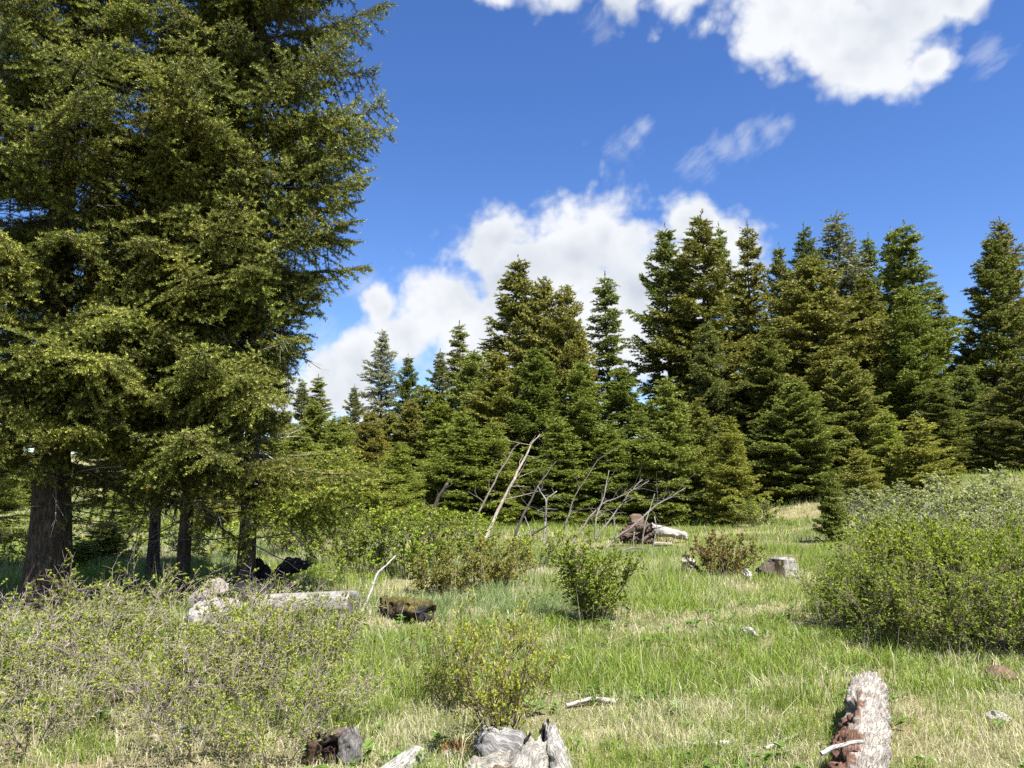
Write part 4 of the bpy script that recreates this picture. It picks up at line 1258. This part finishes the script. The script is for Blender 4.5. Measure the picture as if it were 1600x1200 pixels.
frag('wood_slab', (-.22, .16, .14), (.10, .02, .03), .10, .12, (.30, .29, .28), 1.2, .6)
frag('wood_slab', (-.28, -.06, .03), (-.05, -.10, .10), .07, .085, (.42, .39, .34), 2.3, .7, .03)
frag('wood_slab', (.02, -.15, -.05), (.10, -.02, .17), .15, .11, (.46, .43, .38), 3.1, .6, .05, 1.0)
frag('wood_slab', (.24, -.02, -.05), (.17, .05, .24), .11, .085, (.48, .46, .42), 5.2, .55, .06, 1.5)
frag('rotten_core', (-.22, -.22, -.06), (-.02, -.20, .05), .09, .10, (.17, .115, .08), 6.7, .7, .06)
for k, (x, y, h) in enumerate(((.03, .01, .21), (.145, .03, .28), (.115, .035, .25))):
    frag('spike', (x, y, .05), (x + .02, y, h), .03, .012, (.05, .042, .038), 8.1 + k, .6, .02)

# pale log end, bottom left of centre, and the dark rotten stump beside it
add_log('log', 'pale grey log end in the grass between the two bottom stumps', 'log', [on_ground(650, 4.82, .035), on_ground(600, 4.4, .03), on_ground(540, 4.05, .02)], [.055, .07, .075], (.44, .42, .38), 6.0, sides=60, n=90, jag=.03, lump=.09)
root = link('rotten_stump', None, loc=on_ground(532, 4.78), scale=.82)
tag(root, 'dark rotten hollow stump half hidden at the foot of the thicket', 'stump')
frag('wood_slab', (.06, -.06, -.05), (.07, -.02, .22), .085, .075, (.20, .19, .18), 11.2, .5, .05)
frag('wood_slab', (-.22, .04, .10), (.04, .06, .20), .06, .07, (.17, .125, .10), 12.2, .6, .06)
frag('wood_slab', (-.20, -.03, -.05), (-.17, .0, .17), .08, .05, (.12, .075, .05), 13.2, .6, .06)
frag('rotten_core', (-.20, .06, -.03), (.02, .08, .05), .11, .11, (.07, .04, .03), 14.2, .8, .06)

# grey log lying behind the thicket
a, b = on_ground(415, 9.7, .13), on_ground(552, 9.35, .15)
add_log('log', 'long pale grey log lying behind the thicket, sawn dark end', 'log', [a, (a + b) / 2, b], [.14, .15, .155], (.40, .38, .355), 8.0, sides=40, n=60, jag=.006, lump=.03,
        colfun=lambda c, V, G, nz: np.where((np.arange(len(V)) >= 40 * 60 + 41)[:, None], np.array([.17, .16, .155]) * (.6 + .8 * nz), c))
# mossy log


def moss(c, V, G, nz):
    up = (V[:, 2] - V[:, 2].min()) / np.ptp(V[:, 2])
    m_ = ss((up + 1.4 * (fbm(V * 9, 4, .6) - .5) - .55) / .2)[:, None]
    mo = np.array([.13, .11, .03]) * (.45 + 1.1 * fbm(V * 40, 3)[:, None])
    out = c * (1 - m_) + mo * m_
    e = (np.arange(len(V)) >= 44 * 60 + 45)[:, None]
    return np.where(e, np.array([.06, .057, .055]) * (.6 + .8 * nz), out)


a, b = on_ground(602, 9.6, .10), on_ground(662, 8.95, .11)
add_log('log', 'short mossy brown log with a dark sawn end', 'log', [a, (a + b) / 2, b], [.085, .125, .135], (.075, .055, .042), 9.3, sides=44, n=60, jag=.02, lump=.34, ridge=.22, colfun=moss, deform=crumple(.16, 8))
stick('broken white stick leaning out of the grass by the grey log', [on_ground(566, 9.6, .0), pix(590, 895, 9.8), pix(620, 866, 10.0)], .018, .007, (.55, .53, .5), 5, 'stick', 'stick', 2, None, None, .05)

# boulder, rotten pile and charred wood between the near trunks


def rock(name, label, px, d, size, col, seed, mat=None, cat='rock', sink=.25, group=None):
    r = np.random.default_rng(seed)
    u = np.linspace(0, PI, 22); w = np.linspace(0, 2 * PI, 33)[:-1]
    U, Wm = np.meshgrid(u, w, indexing='ij')
    S = np.stack([np.sin(U) * np.cos(Wm), np.sin(U) * np.sin(Wm), np.cos(U)], -1)
    rr = .8 + .55 * (fbm(S * (1.6 if mat is None else 3.2) + seed, 4, .55))
    if mat is not None:
        rr = rr * (.55 + .9 * fbm(S * 2.1 + seed * 2, 2))
    nplane = nrm(r.normal(size=(7, 3)))
    for k in range(7):
        h = S @ nplane[k]
        rr = np.minimum(rr, np.where(h > .05, (.72 + .22 * r.random()) / np.maximum(h, .05), 9))
    V = (S * rr[..., None] * np.array(size)).reshape(-1, 3)
    n1_, n2_ = S.shape[:2]
    i_ = (np.arange(n1_ - 1)[:, None] * n2_ + np.arange(n2_)[None]).ravel()
    j_ = (np.arange(n1_ - 1)[:, None] * n2_ + (np.arange(n2_)[None] + 1) % n2_).ravel()
    T = np.concatenate([np.stack([i_, j_, j_ + n2_], 1), np.stack([i_, j_ + n2_, i_ + n2_], 1)])
    nz = fbm(V * 6 / max(size), 4)[:, None]
    o = link(name, Geo().add(V, T, np.array(col) * (.6 + .8 * nz)).mesh(name, mat or M_ROCK, mat is None), None, on_ground(px, d, size[2] * (1 - sink) - .0))
    o.rotation_euler = (0, 0, r.random() * 6)
    tag(o, label, cat, group)
    return o


rock('boulder', 'pale grey boulder between the slender and right near trunks', 325, 9.1, (.22, .18, .15), (.30, .29, .28), 2)
hp = link('wood_heap', None, loc=on_ground(320, 9.9))
tag(hp, 'heap of bleached crumbling wood behind the pale boulder', 'wood heap')
rh = np.random.default_rng(61)
for k in range(9):
    ch = rock('wood_chunk', None, 320, 9.9, (.09 + .08 * rh.random(), .07 + .06 * rh.random(), .06 + .08 * rh.random()), (.32 + .06 * rh.random(), .31, .27), 70 + k, M_WOOD, None, .2)
    ch.parent = hp
    ch.location = (.22 * rh.normal() * (1 - k / 12), .12 * rh.normal(), .06 + .045 * k * (.6 + .4 * rh.random()))
    ch.rotation_euler = rh.random(3) * 3
a, b = on_ground(340, 10.2, .20), on_ground(425, 10.6, .14)
add_log('charred_log', 'black charred log lying at the foot of the right near trunk', 'charred log', [a, (a + b) / 2, b], [.09, .15, .13], (.04, .038, .037), 10.3, sides=30, n=40, jag=.05, lump=.2, deform=crumple(.14, 6))
c0 = on_ground(398, 11.9, .0)
add_log('charred_log', 'black charred stump with splayed points right of the near trunk', 'charred log', [c0, c0 + [.05, 0, .22], c0 + [.02, 0, .40]], [.20, .17, .06], (.045, .042, .041), 12.1, sides=30, n=40, jag=.09, lump=.3, deform=crumple(.2, 6))
a, b, c_ = on_ground(432, 12.3, .12), pix(455, 884, 12.2), pix(486, 880, 12.0)
add_log('charred_log', 'charred grey-black trunk end rising out of the scrub', 'charred log', [a, b, c_], [.10, .12, .045], (.065, .062, .062), 14.7, sides=30, n=40, jag=.05, lump=.22, deform=crumple(.14, 6))

# stumps on the meadow
sp = on_ground(1224, 13.3)


def stump_def(V, G):
    z = V[:, 2] - sp[2]
    c = V - np.array([sp[0], sp[1], 0])
    k = 1 + .55 * np.exp(-np.maximum(z, 0) / .12)
    V = V.copy()
    V[:, 0] = sp[0] + c[:, 0] * k
    V[:, 1] = sp[1] + c[:, 1] * k
    return V


add_log('stump', 'grey sawn stump with a shaded left side painted dark on the meadow', 'stump', [sp - [0, 0, .05], sp + [0, 0, .30]], [.19, .185], (.42, .40, .37), 15.0, sides=48, n=30, ridge=.2, jag=.02, lump=.12, deform=stump_def,
        colfun=lambda c, V, G, nz: np.where((V[:, 0:1] < sp[0] - .03 + .1 * (nz - .5)) & (V[:, 2:3] < sp[2] + .29), np.array([.10, .075, .06]) * (.5 + nz), c))  # left side coloured dark to stand in for its shade
add_log('wood_chunk', 'dark slab of bark leaning on the left of the grey stump', 'bark slab', [on_ground(1196, 13.2, .02), on_ground(1212, 13.3, .24)], [.16, .10], (.11, .085, .07), 16.0, sides=30, n=24, jag=.05, lump=.2, deform=crumple(.12, 8))
sp2 = on_ground(902, 14.2)
add_log('stump', 'small sawn stump behind the round meadow shrub', 'stump', [sp2 - [0, 0, .05], sp2 + [0, 0, .32]], [.13, .12], (.30, .24, .18), 17.0, sides=36, n=20, ridge=.15, jag=.01, lump=.1)

# fallen trunk with its root mass, far end of the meadow
q0 = on_ground(1000, 20.3, .20)
add_log('root_mass', 'brown rotting root mass at the end of the fallen trunk', 'stump', [q0 + [-.42, 0, -.1], q0 + [0, .05, .06], q0 + [.35, .1, -.02]], [.16, .30, .20], (.135, .095, .07), 18.0, sides=70, n=70, ridge=.5, freq=12, along=7, jag=.12, lump=.55, deform=crumple(.35, 5),
        colfun=lambda c, V, G, nz: c * (.45 + 1.3 * fbm(V * 14, 3)[:, None]))
a, b = q0 + np.array([.28, .05, .16]), on_ground(1073, 20.6, .16)
add_log('log', 'bleached fallen trunk right of the brown root mass', 'log', [a, b], [.14, .10], (.50, .47, .42), 19.0, sides=36, n=50, jag=.08, lump=.14, deform=crumple(.12, 5))
a, b = on_ground(1020, 19.7, .05), on_ground(1050, 19.8, .05)
add_log('log', 'short broken piece in the grass below the bleached trunk', 'log', [a, b], [.07, .05], (.36, .30, .24), 20.0, sides=24, n=24, jag=.05, lump=.2)

# the leaning dead poles and branches
G_P = 'leaning dead poles and branches at the far end of the meadow'
GP, GD = (.40, .37, .33), (.11, .095, .08)
POLES = [
    ('longest pale dead pole leaning to the right', [(757, 826, 21.5), (800, 755, 22.2), (830, 700, 22.8), (846, 676, 23)], .065, .018, (.42, .37, .31), 5),
    ('thin grey pole leaning parallel left of the longest pale one', [(726, 808, 23), (770, 760, 23.4), (798, 708, 23.8), (816, 690, 24)], .045, .012, (.25, .22, .19), 4),
    ('short thick dark leaning stub at the left of the poles', [(660, 812, 22), (682, 785, 22), (700, 758, 22)], .085, .05, GD, 3),
    ('dark thin pole rising from the ground log', [(800, 840, 20.8), (820, 800, 21), (842, 758, 21.5), (873, 720, 22)], .05, .012, GD, 4),
    ('forked pale branch with a crooked top', [(850, 838, 20.5), (852, 806, 20.6), (856, 782, 20.7), (872, 769, 20.8)], .04, .015, GP, 4),
    ('crooked pale fork leaning left in the middle of the poles', [(852, 795, 20.6), (850, 782, 20.6), (846, 774, 20.7), (838, 765, 20.8)], .03, .012, GP, 2),
    ('dark branch lying low along the grass', [(806, 846, 20.2), (826, 838, 20.2), (852, 823, 20.2)], .055, .03, GD, 3),
    ('long thin branch arching to the right over the clearing', [(893, 848, 20.3), (922, 808, 20.5), (942, 784, 20.7), (970, 774, 20.9), (1012, 750, 21)], .04, .010, (.24, .21, .18), 6),
    ('very thin dark pole, highest reaching on the right', [(878, 842, 21), (888, 808, 21.3), (902, 768, 21.8), (936, 714, 22.3), (968, 690, 22.6)], .03, .008, (.16, .14, .12), 4),
    ('straight pale stem standing nearly upright among the poles', [(930, 852, 20.2), (932, 810, 20.2), (942, 772, 20.3), (949, 738, 20.4)], .032, .010, GP, 3),
    ('pale branch leaning right behind the upright pale stem', [(928, 848, 20.8), (955, 812, 20.9), (980, 776, 21.1), (1002, 752, 21.3)], .032, .008, (.32, .29, .26), 6),
    ('long grey branch leaning low in front of the root mass', [(948, 852, 19.4), (985, 824, 19.6), (1020, 793, 19.9), (1070, 764, 20.2)], .045, .012, (.27, .24, .21), 4),
    ('short pale stem upright before the root mass', [(1003, 850, 19.2), (1007, 818, 19.3), (1023, 773, 19.4)], .026, .009, GP, 2),
    ('short pale peg in the grass left of the root mass', [(960, 836, 20.4), (959, 818, 20.4), (957, 806, 20.4)], .02, .014, GP, 1),
    ('short pale peg in the grass under the root mass', [(989, 852, 19.2), (990, 842, 19.2), (992, 832, 19.2)], .02, .014, GP, 0),
    ('pale peg leaning right under the bleached trunk', [(1020, 851, 19.2), (1024, 840, 19.2), (1028, 826, 19.2), (1025, 808, 19.3)], .02, .010, GP, 1),
    ('thin pale twig leaning left before the forked branch', [(833, 842, 20), (826, 822, 20.1), (819, 806, 20.2)], .02, .008, GP, 1),
    ('pale curved branch low between forked branch and dark pole', [(880, 835, 21), (884, 812, 21), (893, 795, 21.1)], .025, .012, (.3, .27, .24), 2),
    ('grey branch lying in the grass below the root mass', [(962, 862, 18.2), (985, 856, 18.3), (1015, 857, 18.3)], .022, .012, (.33, .3, .27), 2),
]
for k, (lab, pp, r0, r1, c, tw) in enumerate(POLES):
    P = [pix(*q) for q in pp]
    P[0][2] = min(P[0][2], gz(P[0][0], P[0][1]) - .02)
    stick(lab, P, r0 * .78, r1 * .8, c, 50 + k, twigs=tw * 2 + 2, group=G_P, wob=.085, tl=1.7)

# small things on the ground
rock('rock', 'rust-brown rock at the foot of the right-hand shrub bank', 1562, 6.55, (.10, .09, .065), (.17, .115, .08), 21)
rock('wood_chip', 'white wood chip in the grass left below the grey stump', 1168, 12.8, (.16, .05, .09), (.62, .6, .56), 22, M_WOOD, 'wood chip', .2)
rock('wood_chip', 'white wood chip in the middle of the meadow', 1174, 8.2, (.12, .05, .05), (.62, .6, .56), 23, M_WOOD, 'wood chip', .1)
rock('wood_chip', 'bleached wood lump in the grass near the lower right edge', 1560, 5.5, (.075, .05, .045), (.58, .55, .5), 24, M_WOOD, 'wood chip', .1)
rock('wood_chip', 'pale wood lump beside the yellow-brown shrub', 1075, 14.3, (.14, .1, .12), (.5, .46, .42), 27, M_WOOD, 'wood chip', .1)
rock('wood_chip', 'pale chip beside the rust-coloured tuft', 703, 4.95, (.05, .035, .02), (.5, .48, .44), 28, M_WOOD, 'wood chip', .1)
a, b = on_ground(885, 6.0, .02), on_ground(965, 6.05, .03)
stick('bleached branch lying flat in the dry grass right of centre', [a, (a + b) / 2 + [0, .05, .02], b], .014, .022, (.55, .52, .47), 25, 'stick', 'stick', 3)
a, b = on_ground(1195, 5.0, .01), on_ground(1245, 5.3, .02)
stick('short pale stick in the grass left of the foreground log', [a, (a + b) / 2, b], .014, .012, (.5, .46, .4), 26, 'stick', 'stick', 0)
a, b = on_ground(1010, 5.0, .01), on_ground(1140, 5.1, .02)
stick('flat bleached branch in the straw at the bottom right of centre', [a, (a + b) / 2 + [0, .04, .01], b], .012, .016, (.52, .48, .42), 29, 'stick', 'stick', 2)


# ------------------------------------------------------------------ grass
def dryness(x, y):
    d = noise2(x, y, 1.5, 3.0, 4) * 1.0 + .35 * (noise2(x, y, .35, 8.0, 2) - .5)
    near = 1 - ss((y + .6 * (noise2(x, y, .9, 31.0, 2) - .5) - 5.2) / 1.9)
    left = ss((1.2 - x) / 3) * (1 - ss((y - 8) / 5))
    return np.clip((d - .575) * 5.5 + .95 * near + .25 * left, 0, 1)


GRN, GRN2 = np.array([.115, .180, .024]), np.array([.265, .312, .062])
BLU = np.array([.165, .215, .095])
STR, STR2 = np.array([.37, .33, .21]), np.array([.52, .485, .35])


def blades(d0, d1, ntuft, nbl, h, wd, seg, seed, spreadr=.06, straw_bias=0.0, lay=0.0, half=.76):
    r = np.random.default_rng(seed)
    d = np.sqrt(r.random(ntuft) * (d1 * d1 - d0 * d0) + d0 * d0)
    x = (r.random(ntuft) * 2 - 1) * (half * d + 1.3)
    dr = dryness(x, d)
    tall = noise2(x, d, 1.1, 14.0, 3)
    hh = h * (.3 + 1.5 * tall ** 1.5) * (1 - .4 * dr)
    n = ntuft * nbl
    bx = np.repeat(x, nbl) + r.normal(size=n) * spreadr
    by = np.repeat(d, nbl) + r.normal(size=n) * spreadr
    H = np.repeat(hh, nbl) * (.45 + .8 * r.random(n))
    a = r.random(n) * 2 * PI
    lean = (.18 + .55 * r.random(n) ** 1.5) + lay
    dirx, diry = np.cos(a), np.sin(a)
    wind = np.repeat(r.normal(size=(ntuft, 2)) * .15, nbl, 0)
    bz = ground(bx, by) - .01
    B = np.stack([bx, by, bz], -1)
    wv_ = np.stack([-diry, dirx, 0 * dirx], -1)
    fa = r.random(n) * 2 * PI
    wv_ = np.stack([np.cos(fa), np.sin(fa), 0 * fa], -1) * (wd * (.6 + .8 * r.random(n)))[:, None] * .5
    hz = H / np.sqrt(1 + lean ** 2)
    mid = B + np.stack([dirx * lean * hz * .35 + wind[:, 0] * H * .4, diry * lean * hz * .35 + wind[:, 1] * H * .4, hz * .6], -1)
    tipp = B + np.stack([dirx * lean * hz * 1.15 + wind[:, 0] * H, diry * lean * hz * 1.15 + wind[:, 1] * H, hz * (1.0 - .25 * lean.clip(0, 1.5))], -1)
    isd = r.random(n) < np.repeat(np.clip(dr * .85 + .06 + straw_bias, 0, 1), nbl)
    q = r.random((n, 1))
    blu = np.repeat(ss((noise2(x, d, 2.6, 21.0, 2) - .55) / .12), nbl)[:, None] * .8
    gcol = (GRN * (1 - q) + GRN2 * q) * (1 - blu) + BLU * blu
    scol = STR * (1 - q) + STR2 * q
    c = np.where(isd[:, None], scol, gcol) * (.75 + .5 * r.random((n, 1)))
    if seg == 2:
        V = np.stack([B - wv_, B + wv_, mid - wv_ * .8, mid + wv_ * .8, tipp], 1)
        t = np.array([[0, 1, 3], [0, 3, 2], [2, 3, 4]])
        C = np.stack([c, c, c, c, c * 1.1], 1)
    else:
        V = np.stack([B - wv_, B + wv_, tipp], 1)
        t = np.array([[0, 1, 2]])
        C = np.stack([c, c, c * 1.1], 1)
    k = V.shape[1]
    T = (np.arange(n) * k)[:, None, None] + t[None]
    return V.reshape(-1, 3), T.reshape(-1, 3), C.reshape(-1, 3)


g = Geo()
g.add(*blades(2.5, 6.0, 4300, 22, .165, .0042, 2, 71, .05))
g.add(*blades(6.0, 10.5, 7400, 15, .20, .0062, 2, 72, .06))
g.add(*blades(10.5, 19, 10200, 12, .23, .011, 1, 73, .09))
g.add(*blades(19, 48, 17000, 9, .26, .022, 1, 74, .16))
# matted straw lying on the soil
g.add(*blades(2.5, 7.0, 8200, 9, .20, .0055, 1, 75, .10, .95, 2.4))
g.add(*blades(7.0, 15, 5800, 8, .24, .0075, 1, 76, .14, .75, 1.8))
# broad-leaved weeds in rosettes
rw = np.random.default_rng(79)
nr_, nl_ = 420, 9
wd_ = np.sqrt(rw.random(nr_) * (11 ** 2 - 4.2 ** 2) + 4.2 ** 2)
wx_ = (rw.random(nr_) * 2 - 1) * .72 * wd_
aa = rw.random((nr_, nl_)) * 2 * PI
ll_ = (.035 + .05 * rw.random((nr_, 1))) * (.6 + .7 * rw.random((nr_, nl_)))
Bw = np.stack([np.repeat(wx_[:, None], nl_, 1), np.repeat(wd_[:, None], nl_, 1), np.repeat(ground(wx_, wd_)[:, None], nl_, 1) + .02 + .05 * rw.random((nr_, nl_))], -1)
dv_ = np.stack([np.cos(aa), np.sin(aa), .25 + .5 * rw.random((nr_, nl_))], -1)
sv_ = np.stack([-np.sin(aa), np.cos(aa), 0 * aa], -1)
l3 = ll_[..., None]
Vw = np.stack([Bw, Bw + dv_ * l3 * .55 + sv_ * l3 * .26, Bw + dv_ * l3 + np.array([0, 0, -.25]) * l3, Bw + dv_ * l3 * .55 - sv_ * l3 * .26], 2)
Tw = (np.arange(nr_ * nl_) * 4)[:, None, None] + np.array([[0, 1, 2], [0, 2, 3]])[None]
cw = np.array([.10, .165, .03]) * (.7 + .7 * rw.random((nr_, nl_, 1, 1)))
g.add(Vw.reshape(-1, 3), Tw.reshape(-1, 3), np.broadcast_to(cw, (nr_, nl_, 4, 3)).reshape(-1, 3))
# tall dry stalks
g.add(*blades(4.0, 14, 900, 2, .62, .0035, 2, 77, .03, .9, -.1))
gro = link('grass', g.mesh('grass', M_GRASS))
tag(gro, 'spring meadow grass, green blades mixed with last year\'s straw', 'grass', kind='stuff')
print('grass tris', len(gro.data.polygons))

# rust-coloured tuft by the splintered stump
r = np.random.default_rng(91)
p = on_ground(712, 4.98)
n = 160
a = r.random(n) * 2 * PI
B = np.stack([np.cos(a) * .05 * r.random(n), np.sin(a) * .05 * r.random(n), np.zeros(n)], -1)
Tt = B + np.stack([np.cos(a) * .09 * r.random(n), np.sin(a) * .09 * r.random(n), .03 + .06 * r.random(n)], -1)
V, T = sticks(B, Tt, .003, .001, 3)
o = link('dry_tuft', Geo().add(V, T, np.repeat(np.array([[.36, .17, .06]]) * (.5 + r.random((n, 1))), 6, 0)).mesh('dry_tuft', M_TWIG), None, p)
tag(o, 'rust-coloured dry tuft left of the splintered stump', 'dry tuft')
tot = sum(len(m_.polygons) for m_ in bpy.data.meshes)
print('total unique triangles', tot, 'objects', len(bpy.data.objects))
